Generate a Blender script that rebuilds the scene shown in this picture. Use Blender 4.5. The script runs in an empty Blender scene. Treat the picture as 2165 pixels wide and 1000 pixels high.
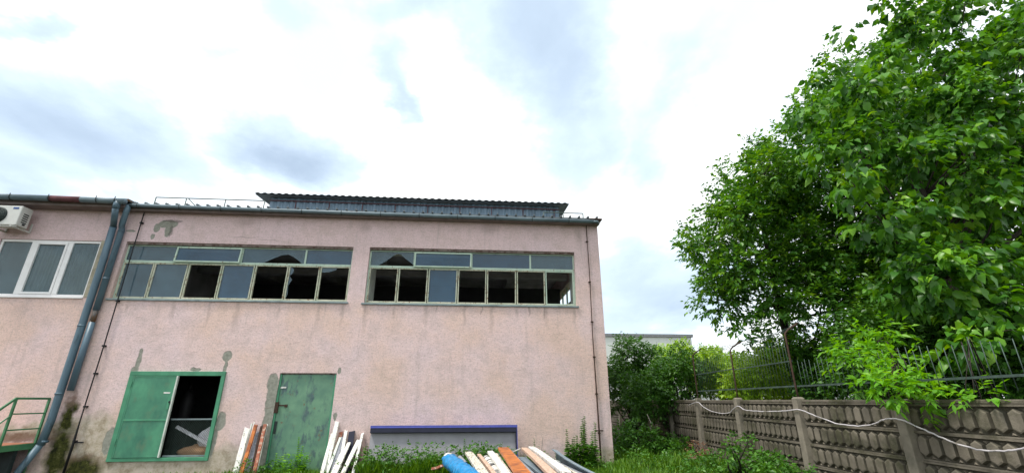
import bpy, math, random
import numpy as np
from mathutils import Vector, Matrix
random.seed(7)
rng = np.random.default_rng(11)
sc = bpy.context.scene
col = sc.collection
R = math.radians

# ------------------------------------------------------------------ camera
FPX, PIT, ROL, YAW, CZ = 943.4, R(20.13), R(-0.1), R(4.83), 1.75
_rt = Vector((math.cos(YAW), -math.sin(YAW), 0))
_fw = Vector((math.sin(YAW)*math.cos(PIT), math.cos(YAW)*math.cos(PIT), math.sin(PIT)))
_up = _rt.cross(_fw)
_r = _rt*math.cos(ROL)+_up*math.sin(ROL)
_u = -_rt*math.sin(ROL)+_up*math.cos(ROL)
CAM = Vector((0, 0, CZ))
cd = bpy.data.cameras.new('camera')
cd.sensor_width = 36; cd.lens = FPX/2165*36; cd.clip_end = 3000; cd.clip_start = 0.05
cam = bpy.data.objects.new('camera', cd); col.objects.link(cam)
M = Matrix((( _r.x, _u.x, -_fw.x, 0), (_r.y, _u.y, -_fw.y, 0), (_r.z, _u.z, -_fw.z, CZ), (0, 0, 0, 1)))
cam.matrix_world = M
sc.camera = cam

def ray(px, py):
    return _fw*FPX + _r*(px-1082.5) - _u*(py-500)
def at(px, py, D):
    """point seen at a photo pixel on the plane y = D"""
    d = ray(px, py); return CAM + d*(D/d.y)
AZ = R(3.92)
def atf(px, py, a):
    """same, on a plane parallel to the concrete fence"""
    n = Vector((math.cos(AZ), -math.sin(AZ), 0)); d = ray(px, py); return CAM + d*(a/n.dot(d))

# ------------------------------------------------------------------ light
SUN_EL, SUN_AZ = R(64), R(245)      # azimuth clockwise from +Y
wd = bpy.data.worlds.new('World'); sc.world = wd; wd.use_nodes = True
nt = wd.node_tree; nt.nodes.clear()
def WN(t, **k):
    n = nt.nodes.new(t)
    for a, b in k.items(): setattr(n, a, b)
    return n
wl = nt.links.new
sky = WN('ShaderNodeTexSky', sky_type='NISHITA'); sky.sun_disc = False
sky.sun_elevation = SUN_EL; sky.sun_rotation = SUN_AZ; sky.air_density = 1.0; sky.dust_density = 1.5
tc = WN('ShaderNodeTexCoord')
sep = WN('ShaderNodeSeparateXYZ'); wl(tc.outputs['Generated'], sep.inputs[0])
zc = WN('ShaderNodeMath', operation='MAXIMUM'); wl(sep.outputs[2], zc.inputs[0]); zc.inputs[1].default_value = 0.0
za = WN('ShaderNodeMath', operation='ADD'); wl(zc.outputs[0], za.inputs[0]); za.inputs[1].default_value = 0.22
dx = WN('ShaderNodeMath', operation='DIVIDE'); wl(sep.outputs[0], dx.inputs[0]); wl(za.outputs[0], dx.inputs[1])
dy = WN('ShaderNodeMath', operation='DIVIDE'); wl(sep.outputs[1], dy.inputs[0]); wl(za.outputs[0], dy.inputs[1])
cb = WN('ShaderNodeCombineXYZ'); wl(dx.outputs[0], cb.inputs[0]); wl(dy.outputs[0], cb.inputs[1])
mp = WN('ShaderNodeMapping'); mp.inputs['Location'].default_value = (3.1, 1.7, 0); mp.inputs['Rotation'].default_value = (0, 0, R(-20)); mp.inputs['Scale'].default_value = (1.0, 0.62, 1)
wl(cb.outputs[0], mp.inputs[0])
n1 = WN('ShaderNodeTexNoise'); n1.inputs['Scale'].default_value = 1.25; n1.inputs['Detail'].default_value = 7; n1.inputs['Roughness'].default_value = 0.52; n1.inputs['Distortion'].default_value = 0.35
wl(mp.outputs[0], n1.inputs['Vector'])
n2 = WN('ShaderNodeTexNoise'); n2.inputs['Scale'].default_value = 2.9; n2.inputs['Detail'].default_value = 6; n2.inputs['Roughness'].default_value = 0.55
wl(mp.outputs[0], n2.inputs['Vector'])
def WM(op, a, b, c=None):
    m = WN('ShaderNodeMath', operation=op)
    for i_, v in enumerate((a, b) if c is None else (a, b, c)):
        if isinstance(v, (int, float)): m.inputs[i_].default_value = v
        else: wl(v, m.inputs[i_])
    return m.outputs[0]
# thicker cloud banks, as patches on the cloud deck (deck coordinates), edges torn by noise
wn = WN('ShaderNodeTexNoise'); wn.inputs['Scale'].default_value = 2.2; wn.inputs['Detail'].default_value = 6; wn.inputs['Roughness'].default_value = .6; wl(cb.outputs[0], wn.inputs['Vector'])
w1 = WN('ShaderNodeVectorMath', operation='SUBTRACT'); wl(wn.outputs['Color'], w1.inputs[0]); w1.inputs[1].default_value = (.5, .5, .5)
w2 = WN('ShaderNodeVectorMath', operation='SCALE'); wl(w1.outputs[0], w2.inputs[0]); w2.inputs['Scale'].default_value = .5
w3 = WN('ShaderNodeVectorMath', operation='ADD'); wl(cb.outputs[0], w3.inputs[0]); wl(w2.outputs[0], w3.inputs[1])
def deck(px_, py_):
    d_ = ray(px_, py_).normalized(); return (d_.x/(max(d_.z, 0)+.22), d_.y/(max(d_.z, 0)+.22))
bank = None
for (cx_, cy_, ax_, ay_, bx_, by_, st_) in [(170,300,270,85,-30,70,.9),(30,370,190,20,0,45,.8),(620,345,150,40,-12,40,.8),(1160,110,30,230,110,0,.8),(1010,40,190,40,0,60,.45),(1370,330,30,180,80,0,.35),(940,15,170,10,0,45,.6),(1240,250,40,110,110,0,.5),(1400,640,150,10,0,60,.8),
        (820,190,12,60,30,0,.6),(110,20,80,25,0,30,.55),(440,95,60,25,0,35,.35),(1360,180,20,60,40,0,.3),(330,365,110,20,0,25,.5),(1330,560,60,10,0,60,.5),(560,20,60,30,20,-30,.25)]:
    c0_ = deck(cx_, cy_); a0_ = deck(cx_+ax_, cy_+ay_); b0_ = deck(cx_+bx_, cy_+by_)
    ra = math.hypot(a0_[0]-c0_[0], a0_[1]-c0_[1]); rb = math.hypot(b0_[0]-c0_[0], b0_[1]-c0_[1]); an = math.atan2(a0_[1]-c0_[1], a0_[0]-c0_[0])
    m_ = WN('ShaderNodeMapping', vector_type='TEXTURE'); m_.inputs['Location'].default_value = (c0_[0], c0_[1], 0); m_.inputs['Rotation'].default_value = (0, 0, an); m_.inputs['Scale'].default_value = (ra, rb, 1)
    wl(w3.outputs[0], m_.inputs[0]); sz_ = WN('ShaderNodeVectorMath', operation='MULTIPLY'); wl(m_.outputs[0], sz_.inputs[0]); sz_.inputs[1].default_value = (1, 1, 0)
    ln = WN('ShaderNodeVectorMath', operation='LENGTH'); wl(sz_.outputs[0], ln.inputs[0])
    mr = WN('ShaderNodeMapRange', interpolation_type='SMOOTHSTEP'); wl(ln.outputs['Value'], mr.inputs[0]); mr.inputs[1].default_value = 0.; mr.inputs[2].default_value = 1.9; mr.inputs[3].default_value = min(1.1, st_*1.25); mr.inputs[4].default_value = 0
    bank = mr.outputs[0] if bank is None else WM('MAXIMUM', bank, mr.outputs[0])
thin = WN('ShaderNodeMapRange', interpolation_type='SMOOTHSTEP'); wl(n2.outputs['Fac'], thin.inputs[0]); thin.inputs[1].default_value = .62; thin.inputs[2].default_value = .34; thin.inputs[3].default_value = 0; thin.inputs[4].default_value = .5
tex = WM('ADD', WM('MULTIPLY', n1.outputs['Fac'], .9), WM('MULTIPLY_ADD', n2.outputs['Fac'], 1.5, -.45))
k_ = WM('MULTIPLY', WM('ADD', WM('MULTIPLY', bank, tex), WM('MULTIPLY', thin.outputs[0], .8)), .8)
cs = WN('ShaderNodeValToRGB')
cs.color_ramp.elements[0].position = .06; cs.color_ramp.elements[0].color = (11.2, 11.5, 11.5, 1)
cs.color_ramp.elements[1].position = 1.; cs.color_ramp.elements[1].color = (3.0, 3.9, 5.2, 1)
e = cs.color_ramp.elements.new(.4); e.color = (6.6, 7.9, 9.2, 1)
wl(k_, cs.inputs[0])
mixs = WN('ShaderNodeMix', data_type='RGBA'); mixs.inputs[0].default_value = .88; wl(sky.outputs[0], mixs.inputs[6]); wl(cs.outputs[0], mixs.inputs[7])
bg = WN('ShaderNodeBackground'); bg.inputs[1].default_value = 0.1; wl(mixs.outputs[2], bg.inputs[0])
wo = WN('ShaderNodeOutputWorld'); wl(bg.outputs[0], wo.inputs[0])
sl = bpy.data.lights.new('sun', 'SUN'); sl.energy = 2.6; sl.angle = R(10); sl.color = (1, 0.95, 0.87)
so = bpy.data.objects.new('sun', sl); col.objects.link(so)
sd = Vector((math.sin(SUN_AZ)*math.cos(SUN_EL), math.cos(SUN_AZ)*math.cos(SUN_EL), math.sin(SUN_EL)))
so.rotation_euler = sd.to_track_quat('Z', 'Y').to_euler(); so.location = (-20, -20, 30)
vs = sc.view_settings; vs.view_transform = 'Standard'; vs.look = 'None'; vs.gamma = 1; vs.exposure = 0.52
vs.use_curve_mapping = False
sc.render.engine = 'CYCLES'
sc.cycles.max_bounces = 8; sc.cycles.transparent_max_bounces = 12

# ------------------------------------------------------------------ object helpers
WL = {}
def tag(o, label=None, cat=None, group=None, kind=None):
    if label: o['label'] = label
    if cat: o['category'] = cat
    if group: o['group'] = group
    if kind: o['kind'] = kind
    return o
def empty(name, loc, label, cat, group=None):
    o = bpy.data.objects.new(name, None); col.objects.link(o); o.location = loc; o.empty_display_size = 0.2
    WL[o.name] = Vector(loc); return tag(o, label, cat, group)
def link(name, me, parent=None, loc=None):
    o = bpy.data.objects.new(name, me); col.objects.link(o)
    if parent is not None: o.parent = parent; WL[o.name] = WL[parent.name].copy()
    else:
        if loc is not None: o.location = loc
        WL[o.name] = Vector(loc) if loc is not None else Vector((0, 0, 0))
    return o
class MB:
    def __init__(s): s.v = []; s.f = []; s.m = []; s.sm = []
    def add(s, vs_, fs, mi=0, smooth=False):
        b = len(s.v); s.v += [Vector(v) for v in vs_]
        for f in fs: s.f.append([i+b for i in f]); s.m.append(mi); s.sm.append(smooth)
        return s
    def box(s, x0, x1, y0, y1, z0, z1, mi=0):
        x0, x1 = sorted((x0, x1)); y0, y1 = sorted((y0, y1)); z0, z1 = sorted((z0, z1))
        return s.add([(x0,y0,z0),(x1,y0,z0),(x1,y1,z0),(x0,y1,z0),(x0,y0,z1),(x1,y0,z1),(x1,y1,z1),(x0,y1,z1)],
            [(0,3,2,1),(4,5,6,7),(0,1,5,4),(1,2,6,5),(2,3,7,6),(3,0,4,7)], mi)
    def bar(s, a, b, w, t, side=None, mi=0):
        """box bar from a to b; w across `side`, t the other way"""
        a = Vector(a); b = Vector(b); d = (b-a).normalized()
        sd_ = Vector(side) if side is not None else (Vector((0,0,1)) if abs(d.z) < .9 else Vector((1,0,0)))
        sd_ = (sd_ - d*sd_.dot(d)).normalized(); n = d.cross(sd_).normalized()
        vs_ = []
        for p in (a, b):
            for i, j in ((-1,-1),(1,-1),(1,1),(-1,1)): vs_.append(p+sd_*(w/2*i)+n*(t/2*j))
        return s.add(vs_, [(0,3,2,1),(4,5,6,7),(0,1,5,4),(1,2,6,5),(2,3,7,6),(3,0,4,7)], mi)
    def tube(s, pts, r, n=8, mi=0, cap=True, smooth=True):
        pts = [Vector(p) for p in pts]; k = len(pts)
        rs = r if isinstance(r, (list, tuple)) else [r]*k
        vs_ = []; fs = []; prev = None
        for i, p in enumerate(pts):
            d = (pts[min(i+1, k-1)]-pts[max(i-1, 0)]).normalized()
            if prev is None:
                a = Vector((0,0,1)) if abs(d.z) < .9 else Vector((1,0,0))
                prev = (a - d*a.dot(d)).normalized()
            else: prev = (prev - d*prev.dot(d)).normalized()
            q = d.cross(prev)
            for j in range(n):
                t = 2*math.pi*j/n; vs_.append(p + (prev*math.cos(t)+q*math.sin(t))*rs[i])
        for i in range(k-1):
            for j in range(n):
                a = i*n+j; b = i*n+(j+1) % n; fs.append((a, b, b+n, a+n))
        if cap: fs += [tuple(range(n-1, -1, -1)), tuple(range((k-1)*n, k*n))]
        return s.add(vs_, fs, mi, smooth)
    def poly(s, pts, t, mi=0):
        """vertical polygon (x,y,z pts) given thickness t along y"""
        n = len(pts); P = [Vector(p) for p in pts]; Q = [p+Vector((0,t,0)) for p in P]
        fs = [tuple(range(n)), tuple(range(2*n-1, n-1, -1))]+[(i, i+n, (i+1) % n+n, (i+1) % n) for i in range(n)]
        return s.add(P+Q, fs, mi)
    def build(s, name, mats, parent=None, loc=None, bev=0, label=None):
        if not isinstance(mats, (list, tuple)): mats = [mats]
        off = WL[parent.name] if parent is not None else (Vector(loc) if loc is not None else Vector((0,0,0)))
        me = bpy.data.meshes.new(name)
        me.from_pydata([tuple(v-off) for v in s.v], [], s.f)
        for m in mats: me.materials.append(m)
        me.polygons.foreach_set('material_index', s.m); me.polygons.foreach_set('use_smooth', s.sm)
        me.update()
        o = link(name, me, parent, loc)
        if bev:
            md = o.modifiers.new('bevel', 'BEVEL'); md.width = bev; md.segments = 2; md.limit_method = 'ANGLE'; md.angle_limit = R(50)
        if label: o['label'] = label
        return o
def wall_holes(mb, x0, x1, z0, z1, y0, y1, holes, mi=0, axis='x'):
    """wall slab with rectangular openings; axis x: runs along x with faces at y0,y1; axis y: runs along y with faces at x = y0,y1"""
    xs = sorted({x0, x1, *[h[0] for h in holes], *[h[1] for h in holes]}); zs = sorted({z0, z1, *[h[2] for h in holes], *[h[3] for h in holes]})
    P = (lambda a, b, c: (a, b, c)) if axis == 'x' else (lambda a, b, c: (b, a, c))
    def solid(i, j):
        if i < 0 or j < 0 or i >= len(xs)-1 or j >= len(zs)-1: return False
        cx = (xs[i]+xs[i+1])/2; cz = (zs[j]+zs[j+1])/2
        return not any(h[0] < cx < h[1] and h[2] < cz < h[3] for h in holes)
    for i in range(len(xs)-1):
        for j in range(len(zs)-1):
            if not solid(i, j): continue
            a, b, c, d = xs[i], xs[i+1], zs[j], zs[j+1]
            mb.add([P(a,y0,c),P(b,y0,c),P(b,y0,d),P(a,y0,d)], [(0,1,2,3)], mi)
            mb.add([P(a,y1,c),P(b,y1,c),P(b,y1,d),P(a,y1,d)], [(3,2,1,0)], mi)
            if not solid(i-1, j): mb.add([P(a,y0,c),P(a,y1,c),P(a,y1,d),P(a,y0,d)], [(3,2,1,0)], mi)
            if not solid(i+1, j): mb.add([P(b,y0,c),P(b,y1,c),P(b,y1,d),P(b,y0,d)], [(0,1,2,3)], mi)
            if not solid(i, j-1): mb.add([P(a,y0,c),P(b,y0,c),P(b,y1,c),P(a,y1,c)], [(3,2,1,0)], mi)
            if not solid(i, j+1): mb.add([P(a,y0,d),P(b,y0,d),P(b,y1,d),P(a,y1,d)], [(0,1,2,3)], mi)

# ------------------------------------------------------------------ materials
class NT:
    def __init__(s, name):
        s.m = bpy.data.materials.new(name); s.m.use_nodes = True; s.t = s.m.node_tree; s.t.nodes.clear()
        s.out = s.n('ShaderNodeOutputMaterial'); s._pos = None
    def n(s, t, **k):
        n = s.t.nodes.new(t)
        for a, b in k.items(): setattr(n, a, b)
        return n
    def l(s, a, b): s.t.links.new(a, b)
    def pos(s):
        if s._pos is None: s._pos = s.n('ShaderNodeNewGeometry').outputs['Position']
        return s._pos
    def scaled(s, sc_, vec=None):
        m = s.n('ShaderNodeMapping'); m.inputs['Scale'].default_value = sc_; s.l(vec or s.pos(), m.inputs[0]); return m.outputs[0]
    def noise(s, scale, det=4, rough=.5, vec=None, dist=0):
        n = s.n('ShaderNodeTexNoise'); n.inputs['Scale'].default_value = scale; n.inputs['Detail'].default_value = det
        n.inputs['Roughness'].default_value = rough; n.inputs['Distortion'].default_value = dist
        s.l(vec or s.pos(), n.inputs['Vector']); return n.outputs['Fac']
    def ramp(s, fac, stops):
        r = s.n('ShaderNodeValToRGB'); e = r.color_ramp.elements
        while len(e) < len(stops): e.new(.5)
        for el, (p, c) in zip(e, stops):
            el.position = p; el.color = (c, c, c, 1) if isinstance(c, (int, float)) else (*c, 1)
        s.l(fac, r.inputs[0]); return r.outputs[0]
    def mix(s, fac, a, b, mode='MIX'):
        m = s.n('ShaderNodeMix', data_type='RGBA', blend_type=mode)
        for v, i in ((fac, 0), (a, 6), (b, 7)):
            if isinstance(v, tuple): m.inputs[i].default_value = (*v, 1)
            elif isinstance(v, (int, float)): m.inputs[i].default_value = v
            else: s.l(v, m.inputs[i])
        return m.outputs[2]
    def math(s, op, a, b=0.0, c=None):
        m = s.n('ShaderNodeMath', operation=op)
        for i, v in enumerate((a, b) if c is None else (a, b, c)):
            if isinstance(v, (int, float)): m.inputs[i].default_value = v
            else: s.l(v, m.inputs[i])
        return m.outputs[0]
    def bump(s, h, strength=.3, dist=.02, nrm=None):
        b = s.n('ShaderNodeBump'); b.inputs['Strength'].default_value = strength; b.inputs['Distance'].default_value = dist
        s.l(h, b.inputs['Height'])
        if nrm is not None: s.l(nrm, b.inputs['Normal'])
        return b.outputs[0]
    def prin(s, color, rough=.8, metal=0, normal=None, spec=.3):
        p = s.n('ShaderNodeBsdfPrincipled')
        for k, v in (('Base Color', color), ('Roughness', rough), ('Metallic', metal), ('Specular IOR Level', spec)):
            if isinstance(v, tuple): p.inputs[k].default_value = (*v, 1)
            elif isinstance(v, (int, float)): p.inputs[k].default_value = v
            else: s.l(v, p.inputs[k])
        if normal is not None: s.l(normal, p.inputs['Normal'])
        return p.outputs[0]
    def done(s, sh): s.l(sh, s.out.inputs[0]); return s.m
    def warp(s, amt=.2, scale=3):
        n = s.n('ShaderNodeTexNoise'); n.inputs['Scale'].default_value = scale; n.inputs['Detail'].default_value = 4; s.l(s.pos(), n.inputs['Vector'])
        a = s.n('ShaderNodeVectorMath', operation='SUBTRACT'); s.l(n.outputs['Color'], a.inputs[0]); a.inputs[1].default_value = (.5,.5,.5)
        b = s.n('ShaderNodeVectorMath', operation='SCALE'); s.l(a.outputs[0], b.inputs[0]); b.inputs['Scale'].default_value = amt
        c = s.n('ShaderNodeVectorMath', operation='ADD'); s.l(s.pos(), c.inputs[0]); s.l(b.outputs[0], c.inputs[1]); return c.outputs[0]
    def spots(s, lst, wp, lo=.85, hi=1.0):
        """mask of warped ellipses given as (x, z, rx, rz)"""
        acc = None
        for (x, z, rx, rz) in lst:
            m = s.n('ShaderNodeMapping'); m.vector_type = 'POINT'
            m.inputs['Location'].default_value = (-x/rx, 0, -z/rz); m.inputs['Scale'].default_value = (1/rx, 0, 1/rz)
            s.l(wp, m.inputs[0])
            d = s.n('ShaderNodeVectorMath', operation='LENGTH'); s.l(m.outputs[0], d.inputs[0])
            acc = d.outputs['Value'] if acc is None else s.math('MINIMUM', acc, d.outputs['Value'])
        return s.ramp(acc, [(lo*.5, 1.0), (hi*.5, 0.0)]) if False else s.ramp(s.math('MULTIPLY', acc, .5), [(lo*.5, 1.0), (hi*.5, 0.0)])

def simple(name, c, rough=.7, metal=0, var=.25, scale=8, bump=.15, bscale=40, spec=.3, dirt=None, dscale=5, dthr=(.55,.68), stretch=None):
    t = NT(name); vec = t.scaled(stretch) if stretch else None
    n = t.noise(scale, 4, .6, vec)
    lo = tuple(x*(1-var) for x in c); hi = tuple(min(1, x*(1+var)) for x in c)
    colr = t.ramp(n, [(.3, lo), (.7, hi)])
    if dirt: colr = t.mix(t.ramp(t.noise(dscale, 6, .65, vec), [(dthr[0], 0.), (dthr[1], 1.)]), colr, dirt)
    nr = t.bump(t.noise(bscale, 3, .6), bump, .01)
    return t.done(t.prin(colr, rough, metal, nr, spec))

def plaster():
    t = NT('pink_plaster'); wp = t.warp(.16, 4)
    big = t.noise(.8, 6, .6); mid = t.noise(3.2, 6, .7); fine = t.noise(38, 4, .7)
    c = t.ramp(big, [(.36, (.785,.625,.645)), (.48, (.80,.615,.595)), (.6, (.785,.585,.52))])
    sx = t.n('ShaderNodeSeparateXYZ'); t.l(t.pos(), sx.inputs[0])
    up = t.ramp(t.math('MULTIPLY', sx.outputs[2], .1), [(.42, 0.), (.62, .75)])
    c = t.mix(up, c, (.74,.575,.60))                                     # mauve tint growing with height up the wall
    c = t.mix(t.ramp(mid, [(.36, .28), (.54, 0.)]), c, (.45,.35,.27))      # blotches
    brush = t.noise(9, 5, .75, t.scaled((.7, 1, 2.2))); c = t.mix(t.ramp(brush, [(.36, .24), (.52, 0.)]), c, (.42,.32,.28))
    c = t.mix(t.ramp(t.noise(21, 3, .8), [(.38, .36), (.49, 0.)]), c, (.34,.26,.22))
    c = t.mix(t.ramp(fine, [(.34, .34), (.48, 0.)]), c, (.33,.26,.23))    # pitted render
    streak = t.noise(2.0, 5, .6, t.scaled((3.2, 3.2, .28)))
    c = t.mix(t.ramp(streak, [(.56, 0.), (.74, .30)]), c, (.33,.28,.25))
    low = t.spots([(-9.2,.45,1.3,.75), (-8.0,.1,2.2,.42), (-6.2,.2,1.0,.5), (-9.4,1.0,.5,.5), (-3.3,.3,.5,.6), (3.6,.2,.7,.35), (-10.6,1.05,1.4,.25)], t.warp(.7, 2.5), .55, 1.15)
    c = t.mix(t.math('MULTIPLY', low, .8), c, t.ramp(t.noise(5, 6, .7), [(.35, (.20,.17,.09)), (.5, (.42,.38,.28)), (.65, (.55,.50,.42))]))
    rustd = t.spots([(-10.9,.9,1.2,.14), (-10.12,1.7,.14,.3), (-9.5,.3,.5,.25), (-2.9,.35,.25,.5)], t.warp(.4, 5), .5, 1.2)
    c = t.mix(t.math('MULTIPLY', rustd, .75), c, (.14,.075,.045))
    moss = t.spots([(-10.13,1.35,.2,.45), (-10.08,.55,.36,.8), (-9.45,.12,.6,.4)], t.warp(.45, 4), .5, 1.1)
    c = t.mix(moss, c, t.ramp(t.noise(7, 6, .75), [(.38, (.015,.018,.008)), (.55, (.06,.065,.015)), (.7, (.17,.16,.07))]))
    patch = t.spots([(-6.61,2.88,.13,.15), (-6.6,2.62,.045,.3), (-8.82,2.72,.07,.2), (-8.83,2.95,.05,.12), (-7.33,2.53,.15,.05), (-6.43,1.25,.13,.24), (-6.5,.8,.06,.4), (-9.0,.8,.14,.35),
                      (-3.62,2.5,.05,.09), (-3.58,1.35,.05,.12), (-5.27,1.75,.15,.62), (-5.27,1.0,.15,.6), (-5.22,.5,.2,.9), (-5.31,2.2,.15,.26), (-8.86,2.5,.1,.1),
                      (-9.05,6.62,.3,.13), (-9.33,6.5,.1,.14), (-9.0,6.45,.1,.25), (-9.38,6.22,.07,.1), (-10.02,6.38,.15,.04)], t.warp(.10, 7), .86, 1.0)
    c = t.mix(patch, c, t.ramp(t.noise(12, 5, .6), [(.3, (.22,.225,.19)), (.7, (.36,.36,.31))]))
    drk = t.spots([(-8.95,6.72,.28,.05), (-8.92,6.4,.05,.2)], t.warp(.14, 9), .8, 1.0)
    c = t.mix(t.math('MULTIPLY', drk, .6), c, (.14,.12,.11))
    drip = t.spots([(x_, 4.15-.03*(i_ % 3), .05+.02*(i_ % 2), .22+.13*(i_ % 4)) for i_, x_ in enumerate([-9.5,-8.3,-7.35,-6.6,-5.5,-4.4,-3.75,-3.1,-2.3,-1.4,-.3,.5,1.25,2.1,2.95])]+[(3.2,6.6,.12,.35),(-3.4,6.7,.2,.25),(.4,6.75,.3,.2),(-6.9,6.75,.3,.18)], t.warp(.18, 5), .1, 1.3)
    c = t.mix(t.math('MULTIPLY', drip, .38), c, (.27,.21,.18))
    crk = t.spots([(-6.8,6.28,.5,.012), (-6.1,6.2,.4,.012), (-5.3,1.6,.12,.012), (1.6,4.2,.03,.18), (2.05,4.15,.025,.2), (0.2,4.2,.03,.12), (-1.1,4.25,.02,.14), (1.9,.6,.02,.3)], t.warp(.25, 3), .7, 1.2)
    c = t.mix(t.math('MULTIPLY', crk, .45), c, (.2,.15,.13))
    h = t.math('ADD', t.math('MULTIPLY', fine, .6), t.math('MULTIPLY', t.noise(110, 3, .7), .5))
    h = t.math('ADD', h, t.math('MULTIPLY', patch, -.5))
    h2 = t.math('ADD', h, t.math('MULTIPLY', mid, 1.2))
    return t.done(t.prin(c, .95, 0, t.bump(h2, .8, .022), .15))
def painted(name, c, rust, amt=.56, sc_=7, rough=.5, edge=.1, streak=(1,1,1), bump=.2, c2=None):
    t = NT(name); v = t.scaled(streak)
    base = t.ramp(t.noise(3.5, 4, .6, v), [(.3, tuple(x*.8 for x in c)), (.7, c2 or tuple(min(1,x*1.15) for x in c))])
    n = t.noise(sc_, 7, .7, v); m = t.ramp(n, [(amt, 0.), (amt+edge, 1.)])
    cc = t.mix(m, base, rust)
    nr = t.bump(t.math('ADD', t.math('MULTIPLY', m, -.5), t.noise(60, 3, .6)), bump, .006)
    return t.done(t.prin(cc, t.ramp(m, [(0., rough), (1., .9)]), 0, nr, .4))
def door_paint():
    t = NT('door_green_paint'); v = t.scaled((1, 1, .45))
    base = t.ramp(t.noise(2.4, 4, .6), [(.3, (.09,.20,.145)), (.7, (.17,.33,.205))])
    m = t.ramp(t.noise(3.6, 6, .62, v), [(.51, 0.), (.60, .8)])
    c = t.mix(m, base, t.ramp(t.noise(14, 4, .6), [(.3, (.03,.065,.085)), (.7, (.09,.13,.15))]))
    c = t.mix(t.ramp(t.noise(6, 7, .75), [(.60, 0.), (.68, .85)]), c, (.16,.08,.04))
    return t.done(t.prin(c, .45, 0, t.bump(t.noise(30, 4, .6, v), .25, .006), .45))
def glassmat(name, c, tr, rough=.12, f=.5):
    t = NT(name)
    colr = t.ramp(t.noise(2.5, 5, .65), [(.3, tuple(x*.75 for x in c)), (.75, tuple(x*1.25 for x in c))])
    p = t.prin(colr, rough, 0, t.bump(t.noise(1.7, 2, .5), .08, .05), .6)
    tb = t.n('ShaderNodeBsdfTransparent'); tb.inputs[0].default_value = (.8,.9,.9,1)
    ms = t.n('ShaderNodeMixShader'); ms.inputs[0].default_value = tr; t.l(p, ms.inputs[1]); t.l(tb.outputs[0], ms.inputs[2])
    return t.done(ms.outputs[0])
def leafmat(name, stops, trans=.26, rough=.42):
    t = NT(name); a = t.n('ShaderNodeAttribute'); a.attribute_name = 'rnd'
    f = t.math('ADD', t.math('MULTIPLY', a.outputs['Fac'], .75), t.math('MULTIPLY', t.noise(1.1, 3, .5), .25))
    c = t.ramp(f, stops)
    p = t.prin(c, rough, 0, None, .35)
    tb = t.n('ShaderNodeBsdfTranslucent'); hs = t.n('ShaderNodeHueSaturation'); hs.inputs['Hue'].default_value = .485; hs.inputs['Saturation'].default_value = 1.1; hs.inputs['Value'].default_value = 1.5
    t.l(c, hs.inputs['Color']); t.l(hs.outputs[0], tb.inputs[0])
    ms = t.n('ShaderNodeMixShader'); ms.inputs[0].default_value = trans; t.l(p, ms.inputs[1]); t.l(tb.outputs[0], ms.inputs[2])
    return t.done(ms.outputs[0])

m_plaster = plaster()
m_frame = painted('mint_frame_paint', (.46,.62,.51), (.17,.09,.045), .60, 16, .55, .06, (1,1,.5), .3, (.5,.62,.5))
m_framerust = painted('rusting_frame_paint', (.46,.54,.40), (.22,.14,.08), .54, 18, .6, .07, (1,1,.5), .3, (.58,.58,.46))
m_cream = painted('chalky_white_paint', (.62,.66,.60), (.3,.26,.2), .62, 10, .7, .1)
m_sill = simple('zinc_sill', (.20,.25,.26), .5, .3, .3, 5)
m_lintel = painted('flaking_lintel', (.24,.20,.18), (.10,.06,.045), .48, 9, .9, .1, (1,1,1), .4)
m_glass = glassmat('dusty_glass', (.085,.145,.185), .36)
m_glassblue = glassmat('blue_tinted_glass', (.035,.09,.15), .25)
m_pvcglass = glassmat('clean_glass', (.13,.19,.22), .5, .03)
m_pvc = simple('white_pvc', (.80,.80,.80), .35, 0, .05, 4, .05)
m_hatch = painted('hatch_green_paint', (.055,.21,.14), (.13,.20,.12), .52, 3, .42, .25, (1,1,.6), .25, (.085,.30,.175))
m_hatchframe = painted('frame_green_paint', (.07,.27,.155), (.22,.16,.08), .64, 12, .5, .08)
m_door = door_paint()
m_pipe = painted('blue_grey_zinc_paint', (.08,.14,.19), (.04,.06,.07), .54, 4, .42, .15, (1,1,.3), .1, (.115,.19,.24))
m_piperust = painted('rusting_zinc', (.10,.12,.13), (.13,.07,.035), .46, 6, .7, .12, (1,1,.3))
m_gutter = painted('gutter_zinc', (.10,.15,.18), (.13,.05,.045), .62, 3, .5, .08, (.5,1,1), .1, (.16,.22,.25))
m_roofsheet = painted('corrugated_grey_sheet', (.13,.15,.16), (.05,.05,.05), .55, 5, .55, .2)
m_cladding = painted('blue_grey_cladding', (.15,.22,.29), (.09,.09,.11), .62, 4, .5, .1, (1,1,.4))
m_redline = simple('oxide_red_purlin', (.12,.05,.055), .8, 0, .3)
m_soffit = simple('soffit_plaster', (.20,.165,.16), .95, 0, .2, 3)  # colour darkened to carry the shade band under the eaves
m_int = simple('grey_interior_plaster', (.42,.42,.43), .95, 0, .25, 1.5)
m_intdark = simple('near_black_interior', (.045,.045,.05), .95, 0, .3, 1.5)  # near-black colour for the lower floor slab and inner partitions
m_concrete = simple('old_concrete', (.21,.188,.15), .95, 0, .25, 3, .5, 45, .2, (.10,.10,.075), 2.2, (.52,.70))
m_panel = simple('weathered_fence_concrete', (.165,.145,.115), .95, 0, .38, 1.3, .6, 40, .2, (.075,.072,.045), 1.5, (.46,.62))
m_recess = simple('shaded_recess_concrete', (.075,.068,.05), .95, 0, .35, 6)  # groove shade painted in as a darker tone so the relief reads
m_iron = simple('rusty_iron', (.06,.035,.025), .8, .2, .4, 12)
m_greyiron = simple('pale_green_iron', (.06,.09,.078), .6, .1, .3, 12)
m_black = simple('black_rubber', (.012,.012,.014), .6, 0, .2)
m_white = painted('flaked_white_paint', (.74,.73,.68), (.26,.22,.17), .56, 13, .6, .10, (1,1,1), .4)
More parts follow.
